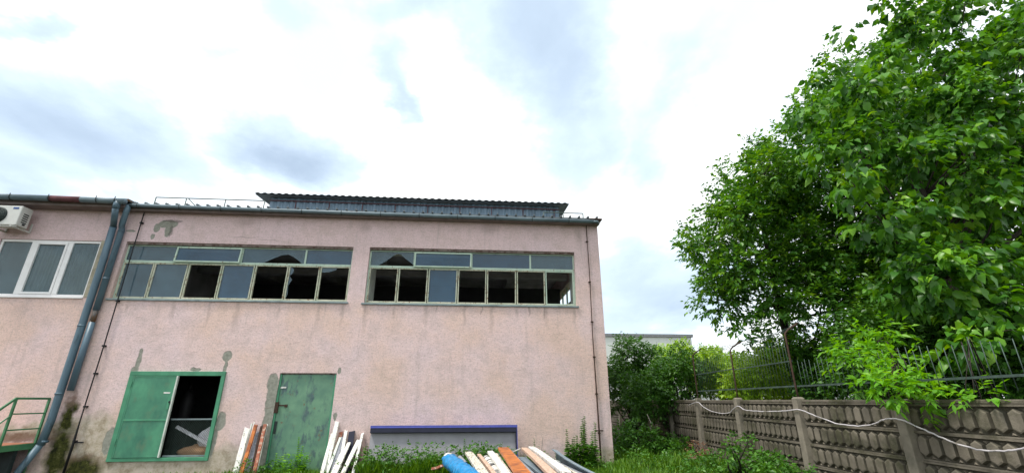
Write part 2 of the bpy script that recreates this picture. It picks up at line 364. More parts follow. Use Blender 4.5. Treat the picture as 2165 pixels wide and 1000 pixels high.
m_whiteclean = simple('white_plastic', (.74,.74,.71), .4, 0, .08, 5, .1, 30, .4, (.34,.31,.26), 9, (.50,.62))
m_orange = simple('orange_varnished_wood', (.47,.14,.022), .45, 0, .4, 7, .3, 30, .4, (.16,.035,.01), 4, (.5,.66))
m_redwood = simple('raw_reddish_wood', (.33,.12,.075), .8, 0, .4, 9, .3, 40, .2, (.5,.36,.28), 11, (.5,.6))
m_greyplank = simple('grey_speckled_board', (.25,.26,.29), .8, 0, .25, 16, .2, 40, .2, (.5,.5,.5), 18, (.6,.66))
m_bluegrey = simple('blue_grey_sheet', (.20,.26,.30), .5, .2, .2, 3)
m_beige = simple('pinkish_bare_wood', (.52,.36,.27), .8, 0, .25, 6, .3, 30, .2, (.3,.17,.11), 9, (.56,.64), (6,1,6))
m_old = simple('cracked_cream_wood', (.60,.57,.48), .8, 0, .2, 7, .4, 40, .2, (.2,.16,.12), 7, (.50,.60), (5,.8,5))
m_blue = simple('blue_foil', (.015,.22,.48), .35, 0, .35, 9, .6, 14, .5)
m_navy = simple('navy_coated_metal', (.012,.014,.032), .45, .1, .2)
m_violet = simple('violet_coated_metal', (.07,.085,.36), .45, 0, .15)
m_traygrey = simple('lavender_grey_board', (.29,.285,.31), .7, 0, .12, 2.5, .1, 30, .3, (.2,.18,.2), 9, (.68,.74))
m_acw = simple('ac_white_enamel', (.62,.63,.60), .45, 0, .08, 3)
m_dark = simple('dark_grille', (.02,.03,.03), .6, 0, .3)
m_badge = simple('blue_badge', (.02,.07,.26), .4, 0, .1)
m_greenrail = painted('green_rail_paint', (.05,.19,.085), (.12,.11,.06), .62, 9, .5, .1, (1,1,1), .15, (.09,.27,.13))
m_tile = simple('rust_brown_platform', (.28,.12,.07), .8, 0, .3, 6)
m_curt = NT('pale_curtain')
_w = m_curt.n('ShaderNodeTexWave'); _w.inputs['Scale'].default_value = 2.6; _w.inputs['Distortion'].default_value = 2; m_curt.l(m_curt.scaled((1,0,.03)), _w.inputs[0])
m_curt = m_curt.done(m_curt.prin(m_curt.ramp(_w.outputs['Fac'], [(.2, (.38,.37,.30)), (.8, (.75,.72,.58))]), .9))
m_bark = simple('bark', (.035,.03,.024), .95, 0, .4, 8, .6, 30, .2, None, 5, (.5,.6), (1,1,.3))
m_palebark = simple('pale_bark', (.42,.38,.32), .9, 0, .2, 8)
m_hose = simple('pale_lilac_hose', (.50,.47,.49), .5, 0, .15, 6, .2, 30, .3, (.22,.2,.18), 5, (.55,.65))
m_sack = simple('grey_sacking', (.62,.62,.66), .9, 0, .3, 6, .5, 20)
m_brown = simple('brown_sacking', (.42,.25,.14), .9, 0, .3, 6, .5, 20)
m_farwall = simple('far_white_cladding', (.66,.70,.66), .8, 0, .05, .5)
m_fargrey = simple('far_grey_cladding', (.5,.53,.52), .8, 0, .05, .5)
m_fartrim = simple('far_dark_trim', (.2,.21,.22), .7)
m_rubble = simple('brick_rubble', (.26,.13,.085), .95, 0, .4, 9, .5, 30)

G = [(.0, (.010,.038,.008)), (.45, (.028,.105,.014)), (.8, (.06,.185,.02)), (1., (.13,.30,.03))]
m_leaf1 = leafmat('ash_leaf', [(.0, (.018,.07,.014)), (.4, (.05,.16,.02)), (.68, (.13,.31,.026)), (1., (.31,.48,.04))])
m_leaf2 = leafmat('broad_leaf', [(.0, (.015,.06,.014)), (.4, (.045,.15,.018)), (.68, (.12,.31,.026)), (.9, (.27,.46,.04)), (.95, (.36,.42,.05)), (1., (.46,.22,.04))], .35, .36)
m_leafyoung = leafmat('young_leaf', [(.0, (.06,.20,.015)), (.5, (.13,.35,.02)), (1., (.24,.48,.035))], .4)
m_leafdark = leafmat('dark_shrub_leaf', [(.0, (.02,.07,.012)), (.6, (.055,.16,.018)), (1., (.14,.30,.03))])
m_leaflight = leafmat('light_shrub_leaf', [(.0, (.12,.26,.014)), (.5, (.28,.48,.025)), (1., (.46,.60,.06))])
m_grass = leafmat('grass_blade', [(.0, (.03,.09,.01)), (.5, (.085,.215,.016)), (.9, (.19,.35,.03)), (1., (.32,.33,.10))], .35, .5)
m_weed = leafmat('weed_leaf', [(.0, (.025,.09,.012)), (.6, (.07,.20,.02)), (1., (.16,.34,.04))])

# ------------------------------------------------------------------ ground
def gz(x, y):
    e_ = max(0., min(1., (x-1.5)/3.))*max(0., min(1., (y-9.)/4.))
    return .02*math.sin(x*1.3+y*.7)+.02*math.sin(x*.6-y*1.9)+.16*e_
def make_ground():
    ax = np.concatenate([-np.geomspace(900, 20, 16), np.arange(-19, 20, .5), np.geomspace(20, 900, 16)])
    ay = np.concatenate([-np.geomspace(700, 5, 12), np.arange(-4, 32, .5), np.geomspace(32, 1500, 18)])
    vs_ = []
    for y in ay:
        for x in ax:
            vs_.append((x, y, gz(x, y) if (abs(x) < 20 and -5 < y < 32) else 0.0))
    nx = len(ax); fs = [(j*nx+i, j*nx+i+1, (j+1)*nx+i+1, (j+1)*nx+i) for j in range(len(ay)-1) for i in range(nx-1)]
    t = NT('weedy_soil')
    c = t.ramp(t.noise(1.4, 8, .7), [(.35, (.05,.042,.028)), (.5, (.10,.085,.055)), (.62, (.045,.085,.018))])
    c = t.mix(t.ramp(t.noise(35, 4, .7), [(.4, .6), (.6, 0.)]), c, (.02,.022,.01))
    mt = t.done(t.prin(c, .95, 0, t.bump(t.noise(18, 5, .7), .6, .05), .2))
    me = bpy.data.meshes.new('ground'); me.from_pydata(vs_, [], fs); me.materials.append(mt)
    for p in me.polygons: p.use_smooth = True
    tag(link('ground', me), kind='structure')
make_ground()

# ------------------------------------------------------------------ main building
Y0, Y1 = 13.0, 13.35
XL, XR = -10.3, 3.83
W1 = (-10.03, -3.66, 4.40, 6.06); W2 = (-3.18, 3.04, 4.38, 6.07)
HT = (-8.90, -6.56, .37, 2.46); DR = (-5.16, -3.68, .03, 2.45)
bld = empty('warehouse_building', (-3, 13, 0), 'two storey pink plastered workshop with broken band windows, green hatch and green metal door', 'building')
w = MB(); wall_holes(w, XL, XR, -.3, 7.02, Y0, Y1, [W1, W2, HT, DR]); w.build('wall', m_plaster, bld)
w = MB(); wall_holes(w, Y1+.003, 23, -.3, 7.0, XR, XR-.3, [(14.6, 21.6, 4.4, 5.95)], 0, 'y'); w.build('wall', m_plaster, bld)
w = MB(); w.box(XL, XR-.303, 22.7, 23, -.3, 7.0); w.build('wall', m_plaster, bld)
# inner shell
w = MB()
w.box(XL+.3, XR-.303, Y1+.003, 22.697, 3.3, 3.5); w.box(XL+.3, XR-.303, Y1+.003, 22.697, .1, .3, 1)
w.box(XL, XL+.297, Y1+.003, 22.697, .1, 6.95)
w.build('floor', [m_int, m_intdark], bld)
w = MB(); w.box(XL+.3, XR-.303, Y1+.003, 22.697, 6.62, 6.8)
for x in (-8.2, -5.8, -3.4, -1.0, 1.4): w.box(x-.12, x+.12, Y1+.01, 22.69, 6.3, 6.617)
w.box(XL+.31, XR-.31, 16.4, 16.7, 6.1, 6.297)
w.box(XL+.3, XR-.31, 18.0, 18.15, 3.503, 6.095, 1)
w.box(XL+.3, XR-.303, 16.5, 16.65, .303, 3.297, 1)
w.build('ceiling', [m_int, m_intdark], bld)
for (x, s_) in ((W1[0], 1), (W1[1], -1), (W2[0], 1), (W2[1], -1)):
    if x == W1[1]: continue
    MB().box(x-.02*s_, x-.12*s_, Y1+.004, 14.25 if s_ > 0 else 13.95, W1[2]-.1, 6.25).build('window_lining', m_cream, bld)

for W_ in (W1, W2): MB().box(W_[0]+.13, W_[1]-.13, Y1+.004, 13.75, W_[3]-.04, W_[3]+.06).build('window_lining', m_cream, bld)
def pane(mb, x0, x1, z0, z1, y):
    mb.box(x0, x1, y, y+.005, z0, z1)
def band_window(W, up, low, label, empties, holes, blue=()):
    x0, x1, z0, z1 = W; y = 13.10; tz = 5.50
    root = MB()
    # outer frame
    root.box(x0+.002, x1-.002, y, y+.06, z0+.002, z0+.045); root.box(x0+.002, x1-.002, y, y+.06, z1-.10, z1-.065)
    root.box(x0+.002, x0+.045, y+.001, y+.059, z0+.046, z1-.101); root.box(x1-.045, x1-.002, y+.001, y+.059, z0+.046, z1-.101)
    root.box(x0+.046, x1-.046, y-.012, y+.062, tz-.035, tz+.03)
    fr = root.build('window', m_frame, bld, bev=.004, label=label)
    # lower sashes: frames of their own, between mullions
    le = [x0+.045]+low+[x1-.045]
    for i in range(len(le)-1):
        a, b = le[i]+(.012 if i else 0), le[i+1]-(.012 if i < len(le)-2 else 0)
        s_ = MB(); t_ = .032; zb, zt = z0+.046, tz-.036
        s_.box(a, b, y-.006, y+.05, zb, zb+t_); s_.box(a, b, y-.006, y+.05, zt-t_, zt)
        s_.box(a, a+t_, y-.007, y+.049, zb+t_, zt-t_); s_.box(b-t_, b, y-.007, y+.049, zb+t_, zt-t_)
        s_.build('sash', m_framerust if random.random() < .7 else m_frame, fr, bev=.004)
        if i in holes:
            g = MB()
            for pl in holes[i]: g.poly([(a+t_+(b-a-2*t_)*u_, y+.02, zb+t_+(zt-zb-2*t_)*v_) for u_, v_ in pl], .005)
            g.build('broken_pane', m_glass, fr)
        elif i not in empties:
            g = MB(); pane(g, a+t_, b-t_, zb+t_, zt-t_, y+.02); g.build('pane', m_glassblue if i in blue else m_glass, fr)
    ue = [x0+.045]+up+[x1-.045]
    for i in range(len(ue)-1):
        a, b = ue[i]+(.025 if i else 0), ue[i+1]-(.025 if i < len(ue)-2 else 0)
        zb, zt = tz+.031, z1-.102
        if i == 1:    # the one that tilts out
            s_ = MB(); t_ = .04; o_ = .075
            s_.box(a-.02, b+.02, y-o_, y-o_+.045, zb-.035, zb-.035+t_); s_.box(a-.02, b+.02, y-o_+.03, y-o_+.07, zt-t_, zt)
            s_.bar((a, y-o_+.02, zb), (a, y-o_+.05, zt-t_), t_, .045, (1,0,0)); s_.bar((b, y-o_+.02, zb), (b, y-o_+.05, zt-t_), t_, .045, (1,0,0))
            s_.build('tilting_sash', m_frame, fr, bev=.004)
            g = MB(); g.add([(a+.02,y-o_+.03,zb+.005),(b-.02,y-o_+.03,zb+.005),(b-.02,y-o_+.055,zt-t_),(a+.02,y-o_+.055,zt-t_)], [(0,1,2,3)]); g.build('pane', m_glassblue, fr)
        elif ('u', i) in holes:
            g = MB()
            for pl in holes[('u', i)]: g.poly([(a+(b-a)*u_, y+.02, zb+(zt-zb)*v_) for u_, v_ in pl], .005)
            g.build('broken_pane', m_glass, fr)
        else:
            g = MB(); pane(g, a, b, zb, zt, y+.02); g.build('pane', m_glassblue if ('u', i) in blue else m_glass, fr)
    for x in up: MB().box(x-.025, x+.025, y-.004, y+.055, tz+.031, z1-.101).build('mullion', m_frame, fr, bev=.004)
    MB().box(x0-.06, x1+.05, 12.955, 13.12, z0-.05, z0-.003).build('sill', m_sill, fr, bev=.005)
    MB().box(x0+.003, x1-.003, 13.03, 13.2, z1-.064, z1-.003).build('lintel', m_lintel, fr, bev=.004)
arch = [(0,0),(.33,0),(.50,.36),(.62,.60),(.72,.66),(.80,.52),(.90,.25),(.97,0),(1,0),(1,1),(0,1)]
arch2 = [(0,0),(.16,0),(.33,.28),(.50,.70),(.60,.88),(.68,.85),(.82,.5),(1,.12),(1,1),(0,1)]
band_window(W1, [-8.66,-6.84,-5.03], [-9.17,-8.24,-7.31,-6.40,-5.46,-4.56], 'left band window with mint green frame and two smashed panes', {2, 4},
    {('u', 2): [arch], 5: [[(0,.72),(.10,.80),(.13,.9),(.06,1),(0,1)], [(0,.38),(.07,.52),(.12,.60),(.05,.68),(0,.72)], [(0,0),(.05,.16),(.02,.38),(0,.38)]], 6: [[(0,.84),(.3,.87),(.52,.93),(.55,1),(0,1)]]}, {('u', 2), ('u', 3), 3})
band_window(W2, [-1.85,-.13,1.67], [-2.29,-1.41,-.53,.34,1.24,2.12], 'right band window with mint green frame and most lower panes gone', {0, 1, 3, 4, 5, 6},
    {('u', 0): [arch2]}, {2, ('u', 2), ('u', 1)})
# side window seen through the room
w = MB()
for y in np.linspace(14.6, 21.6, 9)[1:-1]: w.box(3.62, 3.68, y-.03, y+.03, 4.4, 5.95)
w.box(3.6, 3.7, 14.6, 21.6, 5.2, 5.26); w.build('side_window', m_frame, bld)

# hatch
x0, x1, z0, z1 = HT
fr = MB(); fy = 12.955
fr.box(x0-.02, x1+.02, fy, fy+.09, z1-.09, z1+.02); fr.box(x0-.02, x1+.02, fy, fy+.09, z0-.02, z0+.06)
fr.box(x0-.02, x0+.09, fy+.001, fy+.089, z0+.061, z1-.091); fr.box(x1-.075, x1+.02, fy+.001, fy+.089, z0+.061, z1-.091)
hatch = fr.build('hatch', m_hatchframe, bld, bev=.006, label='green steel double hatch with its right leaf open over mesh')
lf = MB(); a, b = x0+.10, -7.70
lf.box(a, b, fy-.012, fy+.02, z0+.07, z1-.10)
leaf = lf.build('hatch_leaf', m_hatch, hatch)
lf = MB()
lf.box(a+.03, b-.03, fy-.022, fy-.0125, 1.275, 1.315); lf.box(a+.025, a+.04, fy-.018, fy-.0125, z0+.09, z1-.13); lf.box(a+.025, b-.03, fy-.018, fy-.0125, z1-.13, z1-.115)
lf.box(b-.026, b+.012, fy-.03, fy+.03, z0+.065, z1-.095, 1)
for z in (2.1, .75): lf.box(x0+.07, x0+.11, fy-.03, fy-.0125, z, z+.12)
lf.build('leaf_trim', [m_hatchframe, m_cream], hatch, bev=.003)
lf = MB(); lf.box(b-.11, b-.05, fy-.028, fy-.0125, 1.55, 1.80); lf.box(b-.07, b-.03, fy-.045, fy-.0285, 1.70, 1.75, 1); lf.build('latch', [m_hatchframe, m_dark], hatch)
lf = MB(); lf.box(b-.26, b-.10, fy-.0165, fy-.0125, 1.93, 1.965); lf.build('sticker', m_whiteclean, hatch)
# mesh guard in the open half
g = MB(); gx0, gx1, gy = b+.02, x1-.08, 13.06
g.box(gx0, gx1, gy-.02, gy+.02, 1.29, 1.325, 1); g.box(gx0, gx1, gy-.02, gy+.02, .44, .475, 1)
k = -1.0
while k < 1.2:
    for sgn in (1, -1):
        p = []
        for zz in (.475, 1.29):
            xx = gx0 + k + (zz-.475 if sgn > 0 else 1.29-zz)
            p.append((xx, zz))
        (xa, za_), (xb, zb_) = p
        if xa > xb: xa, za_, xb, zb_ = xb, zb_, xa, za_
        sl_ = (zb_-za_)/(xb-xa)
        if xb > gx0 and xa < gx1:
            if xa < gx0: za_ += (gx0-xa)*sl_; xa = gx0
            if xb > gx1: zb_ -= (xb-gx1)*sl_; xb = gx1
            if xb-xa > .02: g.bar((xa, gy+.004*sgn, za_), (xb, gy+.004*sgn, zb_), .0035, .003)
    k += .055
g.build('mesh_guard', [m_greyiron, m_sill], hatch)

# door
x0, x1, z0, z1 = DR
dfr = MB(); dfr.box(x0+.002, x0+.05, 13.02, 13.10, z0, z1-.03); dfr.box(x1-.05, x1-.002, 13.02, 13.10, z0, z1-.03); dfr.box(x0+.002, x1-.002, 13.018, 13.10, z1-.029, z1-.002, 1)
door = dfr.build('door', [m_hatchframe, m_lintel], bld, bev=.004, label='tall green metal door with dark worn patches')
lf = MB(); lf.box(x0+.052, x1-.052, 13.045, 13.09, z0+.02, z1-.032); leafd = lf.build('door_leaf', m_door, door, bev=.004)
lf = MB(); lf.box(x0+.05, x0+.30, 13.03, 13.0445, 1.62, 1.65, 1); lf.box(x0+.24, x0+.31, 13.02, 13.044, 1.59, 1.66, 1); lf.box(x0+.01, x0+.09, 12.99, 13.035, 1.45, 1.72, 1); lf.build('bolt', [m_dark, m_iron], door); lf = MB(); lf.box(x0+.06, x0+.12, 13.03, 13.0445, .95, 1.25); lf.build('handle', m_dark, door)
lf = MB(); lf.box(x0+.06, x0+.2, 13.035, 13.0445, 2.06, 2.1); lf.build('sticker', m_whiteclean, door)

# roof, ribs, fascia
rf = MB()
rf.add([(XL,12.78,7.06),(XR+.08,12.78,7.06),(XR+.08,23.2,7.85),(XL,23.2,7.85),(XL,12.78,7.14),(XR+.08,12.78,7.14),(XR+.08,23.2,7.93),(XL,23.2,7.93)],
       [(0,3,2,1),(4,5,6,7),(0,1,5,4),(1,2,6,5),(2,3,7,6),(3,0,4,7)])
x = XL+.1
while x < XR:
    rf.add([(x-.03,12.70,7.13),(x+.03,12.70,7.13),(x+.02,12.70,7.175),(x-.02,12.70,7.175),(x-.03,23,7.91),(x+.03,23,7.91),(x+.02,23,7.96),(x-.02,23,7.96)],
           [(0,1,2,3),(7,6,5,4),(0,4,5,1),(1,5,6,2),(2,6,7,3),(3,7,4,0)])
    x += .285
rf.build('roof', m_roofsheet, bld)
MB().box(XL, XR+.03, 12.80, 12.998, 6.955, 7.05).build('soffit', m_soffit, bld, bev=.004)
g = MB(); g.tube([(XL+.05,12.72,7.07),(-3.5,12.72,7.035),(XR-.2,12.72,7.0)], .057, 10)
x = XL+.5
while x < XR-.2:
    zz = 7.07-.005*(x-XL); g.tube([(x,12.645,zz+.07),(x,12.632,zz-.02),(x,12.68,zz-.078),(x,12.77,zz-.07)], .009, 5, 1); x += 1.15
g.tube([(XR-.22,12.72,7.0),(XR-.06,12.72,7.0),(XR-.03,12.8,6.98)], .045, 8)
g.build('gutter', [m_gutter, m_dark], bld)
MB().box(XR-.3, XR+.09, 12.70, 13.3, 7.065, 7.10).build('roof_verge', m_iron, bld)
# roof railing
g = MB(); ry = 13.5
def rail(xs, z):
    g.tube([(xs[0],ry,z),(xs[-1],ry,z)], .017, 6)
    for x_ in xs: g.tube([(x_,ry,7.1),(x_,ry,z)], .017, 6)
rail([-9.97,-9.07,-7.9,-6.72], 7.69); g.tube([(-9.0,ry,7.67),(-8.5,ry,7.2)], .014, 6)
g.build('roof_railing', m_greyiron, bld)
g = MB(); rail([2.2,2.85,3.52], 7.60)
g.build('roof_railing', m_greyiron, bld)
# lantern
LX0, LX1, LY = -7.28, 3.02, 15.0
def corr(mb, x0, x1, f, pitch, mi=0):
    n = int((x1-x0)/pitch*4); prev = None
    for i in range(n+1):
        x_ = x0+(x1-x0)*i/n; o_ = (0, 1, 1, 0)[i % 4]; a_, b_ = f(x_, o_)
        if prev: mb.add([prev[0], a_, b_, prev[1]], [(0,1,2,3)], mi)
        prev = (a_, b_)
g = MB(); corr(g, LX0, LX1, lambda x_, o_: ((x_, LY-.035*o_, 7.2), (x_, LY-.035*o_, 8.47)), .22)
g.box(LX0, LX0+.04, LY+.07, 19, 7.2, 8.47); g.box(LX1-.04, LX1, LY+.07, 19, 7.2, 8.47); g.box(LX0+.05, LX1-.05, LY+.02, LY+.06, 7.2, 8.46)
lan = g.build('roof_lantern', m_cladding, bld, label='blue grey corrugated roof monitor')
g = MB(); g.box(LX0, LX1, LY-.075, LY-.04, 8.335, 8.36)
for i in range(9): xx = LX0+.9+i*1.15; g.box(xx-.012, xx+.012, LY-.06, LY-.04, 7.3, 8.33)
g.build('purlin', m_redline, lan)
g = MB()
def rr(x_, o_): return ((x_, 14.7, 8.50+.03*o_), (x_, 19.5, 8.89+.03*o_))
corr(g, LX0-.42, LX1+.32, rr, .24)
g.add([(LX0-.42,14.72,8.475),(LX1+.32,14.72,8.475),(LX1+.32,19.5,8.86),(LX0-.42,19.5,8.86)], [(3,2,1,0)])
g.build('lantern_roof', m_roofsheet, lan)
# downpipe from this roof, conductor, cable
g = MB(); g.tube([(-10.08,12.72,7.06),(-10.08,12.72,6.9),(-10.1,12.74,6.82),(-10.2,12.86,6.5),(-10.19,12.9,6.38),(-10.19,12.9,4.05)], .075, 12)
g.tube([(-10.19,12.9,4.055),(-10.19,12.9,3.72)], .062, 12, 1); g.tube([(-10.19,12.9,3.725),(-10.19,12.9,2.0)], .075, 12)
for z in (4.9, 6.3): g.tube([(-10.19,12.9,z),(-10.19,12.9,z+.05)], .082, 12)
g.build('downpipe', [m_pipe, m_piperust], bld, label='right downpipe ending above the ground with a rusted joint')
g = MB(); g.tube([(-9.75,12.93,6.95),(-9.76,12.94,5.5),(-9.75,12.94,3.2),(-9.77,12.94,1.3),(-9.75,12.92,.8),(-9.78,12.93,.05)], [.016,.016,.016,.016,.03,.03], 6)
for z in (6.6, 4.3, 3.1, 2.4, 1.6, .8): g.box(-9.79, -9.72, 12.92, 12.998, z, z+.04)
g.box(-9.75, -9.55, 12.93, 12.96, .78, .81); g.build('cable', m_black, bld, label='black cable running down beside the downpipes')
g = MB(); g.tube([(3.46,12.95,6.95),(3.47,12.95,5.2),(3.45,12.96,3.6),(3.46,12.95,1.2),(3.46,12.94,.1)], [.013,.013,.013,.022,.024], 6)
for z in (6.4, 5.1, 3.9, 2.9, 1.9, .9): g.box(3.425, 3.495, 12.94, 12.998, z, z+.03)
g.box(3.34, 3.57, 12.92, 12.94, .96, .99); g.build('cable', m_iron, bld, label='thin lightning conductor near the right corner')

# ------------------------------------------------------------------ wing at left
wing = empty('building_wing', (-13, 13, 0), 'neighbouring pink wing with white plastic window and deeper eaves at the left', 'building')
WW = (-13.36, -10.60, 4.42, 6.05)
w = MB(); wall_holes(w, -17, XL-.002, -.3, 7.08, Y0, Y1, [WW]); w.build('wall', m_plaster, wing)
w = MB(); w.box(-17, -10.31, 15.5, 15.7, .3, 7); w.box(-17, XL-.01, Y1+.01, 15.49, 3.2, 3.4); w.box(-17, XL-.01, Y1+.01, 15.49, 6.8, 7.0); w.build('floor', m_int, wing)
f_ = MB(); x0, x1, z0, z1 = WW; y = 13.03
f_.box(x0+.002, x1-.10, y, y+.07, z0+.002, z0+.07); f_.box(x0+.002, x1-.10, y, y+.07, z1-.07, z1-.002); f_.box(x0+.002, x0+.07, y, y+.07, z0+.071, z1-.071); f_.box(x1-.16, x1-.10, y+.001, y+.069, z0+.071, z1-.071)
for x in (-12.47, -11.51): f_.box(x-.065, x+.065, y-.006, y+.068, z0+.071, z1-.071)
win = f_.build('window', m_pvc, wing, bev=.006, label='white plastic three pane window with drawn curtains')
f_ = MB(); a, b = -12.40, -11.58; zb, zt = z0+.072, z1-.072; t_ = .06
f_.box(a, b, y-.018, y+.05, zb, zb+t_); f_.box(a, b, y-.018, y+.05, zt-t_, zt); f_.box(a, a+t_, y-.017, y+.049, zb+t_, zt-t_); f_.box(b-t_, b, y-.017, y+.049, zb+t_, zt-t_)
f_.build('sash', m_pvc, win, bev=.005)
for (a, b) in ((x0+.07, -12.535), (-12.34, -11.64), (-11.445, x1-.16)): 
    f_ = MB(); f_.box(a, b, y+.03, y+.036, z0+.07, z1-.07); f_.build('pane', m_pvcglass, win)
cu = MB(); n = 120; prev = None
for i in range(n+1):
    x_ = -12.9+(2.25)*i/n; yy = 13.36+.03*math.sin(i*1.1)+.012*math.sin(i*2.7); q = ((x_, yy, 4.35), (x_, yy, 6.0))
    if prev: cu.add([prev[0], q[0], q[1], prev[1]], [(0,1,2,3)], 0, True)
    prev = q
cu.build('curtain', m_curt, win)
MB().box(x1-.098, x1+.012, 12.985, 13.12, z0+.0, z1+.02).build('pilaster', simple('beige_render', (.36,.33,.25), .95), wing, bev=.005)
MB().box(x0, x1-.1, 12.96, 13.028, z0-.04, z0-.002).build('sill', m_pvc, win, bev=.004)
rf = MB(); rf.add([(-17,12.58,7.15),(-10.02,12.58,7.15),(-10.02,22,7.8),(-17,22,7.8),(-17,12.58,7.21),(-10.02,12.58,7.21),(-10.02,22,7.86),(-17,22,7.86)],
       [(0,3,2,1),(4,5,6,7),(0,1,5,4),(1,2,6,5),(2,3,7,6),(3,0,4,7)])
rf.build('roof', m_piperust, wing)
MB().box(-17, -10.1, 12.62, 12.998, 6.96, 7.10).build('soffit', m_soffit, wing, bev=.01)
g = MB(); g.tube([(-17,12.5,7.13),(-12.0,12.5,7.115)], .085, 10); g.tube([(-12.0,12.5,7.115),(-11.2,12.5,7.105)], .086, 10, 2); g.tube([(-11.2,12.5,7.105),(-10.02,12.5,7.09)], .085, 10)
for x in (-13.0,-12.0,-10.75,-10.25): g.tube([(x,12.41,7.2),(x,12.4,7.08),(x,12.46,7.02),(x,12.55,7.03)], .012, 5, 1)
g.build('gutter', [m_gutter, m_dark, m_redline], wing)
g = MB(); g.tube([(-10.22,12.5,7.08),(-10.22,12.5,6.86)], .085, 12); g.tube([(-10.22,12.5,6.87),(-10.26,12.6,6.68),(-10.38,12.82,6.42)], .078, 12); g.tube([(-10.38,12.82,6.46),(-10.39,12.86,5.4),(-10.40,12.88,1.3),(-10.43,12.85,.75)], .085, 12)
g.tube([(-10.43,12.85,.78),(-10.6,12.7,.2),(-10.62,12.66,.02)], .075, 12)
for z in (5.5, 3.6, 1.9, .8): g.tube([(-10.40,12.87,z),(-10.40,12.87,z+.05)], .092, 12)
g.build('downpipe', m_pipe, wing, label='left downpipe bending out from the eave and down to the ground')

# ------------------------------------------------------------------ air conditioner
ac = empty('air_conditioner', (-13.02, 12.98, 6.2), 'white air conditioner outdoor unit on wall brackets above the plastic window', 'air conditioner')
c0, c1 = -13.46, -12.58
MB().box(c0, c1, 12.45, 12.78, 6.27, 6.84).build('casing', m_acw, ac, bev=.02)
g = MB(); cx, cz = -13.13, 6.55
g.tube([(cx,12.435,cz),(cx,12.448,cz)], .235, 32)
for r_ in (.06,.11,.16,.21):
    g.tube([(cx+r_*math.cos(t), 12.428, cz+r_*math.sin(t)) for t in np.linspace(0, 2*math.pi, 25)], .004, 4, 1)
for k in range(12): t = k*math.pi/6; g.bar((cx+.04*math.cos(t),12.428,cz+.04*math.sin(t)), (cx+.23*math.cos(t),12.428,cz+.23*math.sin(t)), .004, .004, None, 1)
g.build('fan_grille', [m_dark, m_greyiron], ac)
MB().box(-12.80, -12.66, 12.443, 12.449, 6.74, 6.79).build('badge', m_badge, ac)
g = MB()
for k in range(5): g.box(c1+.001, c1+.006, 12.55, 12.70, 6.38+k*.06, 6.41+k*.06)
g.box(c1+.001, c1+.03, 12.60, 12.66, 6.32, 6.36); g.build('side_louvre', m_dark, ac)
g = MB()
for x in (-13.3, -12.68):
    g.bar((x,12.42,6.24), (x,12.995,6.24), .04, .04); g.bar((x,12.98,6.24), (x,12.98,6.5), .04, .03); 
g.bar((-13.4,12.5,6.252), (-12.6,12.5,6.252), .03, .03); g.build('bracket', m_acw, ac)

# ------------------------------------------------------------------ stair landing
st = empty('metal_stairs', (-11.4, 12.4, 0), 'small green metal stair landing with railing beside the downpipes', 'stairs')
MB().box(-12.9, -10.66, 12.05, 12.98, .74, .80).build('landing', m_tile, st, bev=.006)
g = MB(); g.box(-12.9, -10.63, 12.02, 12.049, .66, .79); g.box(-10.659, -10.63, 12.05, 12.98, .66, .79); g.box(-12.9, -12.87, 12.05, 12.98, .66, .739)
g.build('landing_frame', m_greenrail, st, bev=.004)
g = MB(); X = -10.645
for y in (12.94, 12.06): g.bar((X,y,.79), (X,y,1.81), .045, .045)
g.bar((X,12.96,1.81), (X,12.04,1.81), .05, .03)
for z in (1.47, 1.12): g.bar((X,12.92,z), (X,12.08,z), .03, .02)
g.bar((X,12.05,1.81), (X,11.0,.95), .05, .035); g.bar((X,12.05,1.42), (X,11.0,.56), .03, .02); g.bar((X,11.02,.0), (X,11.02,.95), .045, .045)
g.build('railing', m_greenrail, st, bev=.004)
g = MB()
for k in range(4): g.box(-12.6, -10.68, 11.8-.26*k, 12.04-.26*k, .56-.19*k, .60-.19*k)
g.build('step', m_tile, st, bev=.004)
for x in (-10.66, -12.65): MB().bar((x,12.03,.70), (x,11.0,.02), .12, .02).build('stringer', m_greenrail, st)
for x, y in ((-10.66,12.9),(-12.85,12.9),(-12.85,12.06)): MB().bar((x,y,0), (x,y,.66), .05, .05).build('support', m_greenrail, st)
# near-black sheet added to stand for the deep shade under the landing
MB().box(-12.86, -10.68, 12.5, 12.6, -.05, .655).build('landing_shade_sheet', m_dark, st)

# ------------------------------------------------------------------ things inside the hatch opening
def lump(name, c, r, mat, label, cat, seed=0):
    rg = np.random.default_rng(seed); mb = MB(); n, m = 18, 10; vs_ = []; fs = []
    ph = rg.uniform(0, 6, 6)
    for j in range(m+1):
        for i in range(n):
            th = 2*math.pi*i/n; fi = math.pi*j/m
            d = Vector((math.sin(fi)*math.cos(th), math.sin(fi)*math.sin(th), math.cos(fi)))
            k_ = 1+.10*math.sin(3*th+ph[0]+2*fi)+.07*math.sin(5*th+ph[1])*math.sin(fi)+.08*math.sin(4*fi+ph[2]+th)
            v = Vector((d.x*r[0], d.y*r[1], d.z*r[2]))*k_
            v.z = max(v.z, -r[2]*.75); vs_.append(Vector(c)+v)
    for j in range(m):
        for i in range(n): fs.append((j*n+i, (j+1)*n+i, (j+1)*n+(i+1) % n, j*n+(i+1) % n))
    mb.add(vs_, fs, 0, True); o = mb.build(name, mat, None, (c[0], c[1], c[2]-r[2]*.75)); return tag(o, label, cat)
lump('sack', (-7.12,13.5,.50), (.42,.22,.17), m_brown, 'brown and grey sack slumped on the hatch floor behind the mesh', 'sack', 3)
lump('sack', (-6.88,13.6,.82), (.30,.25,.30), m_sack, 'pale grey sack standing behind the mesh near the right jamb', 'sack', 4)
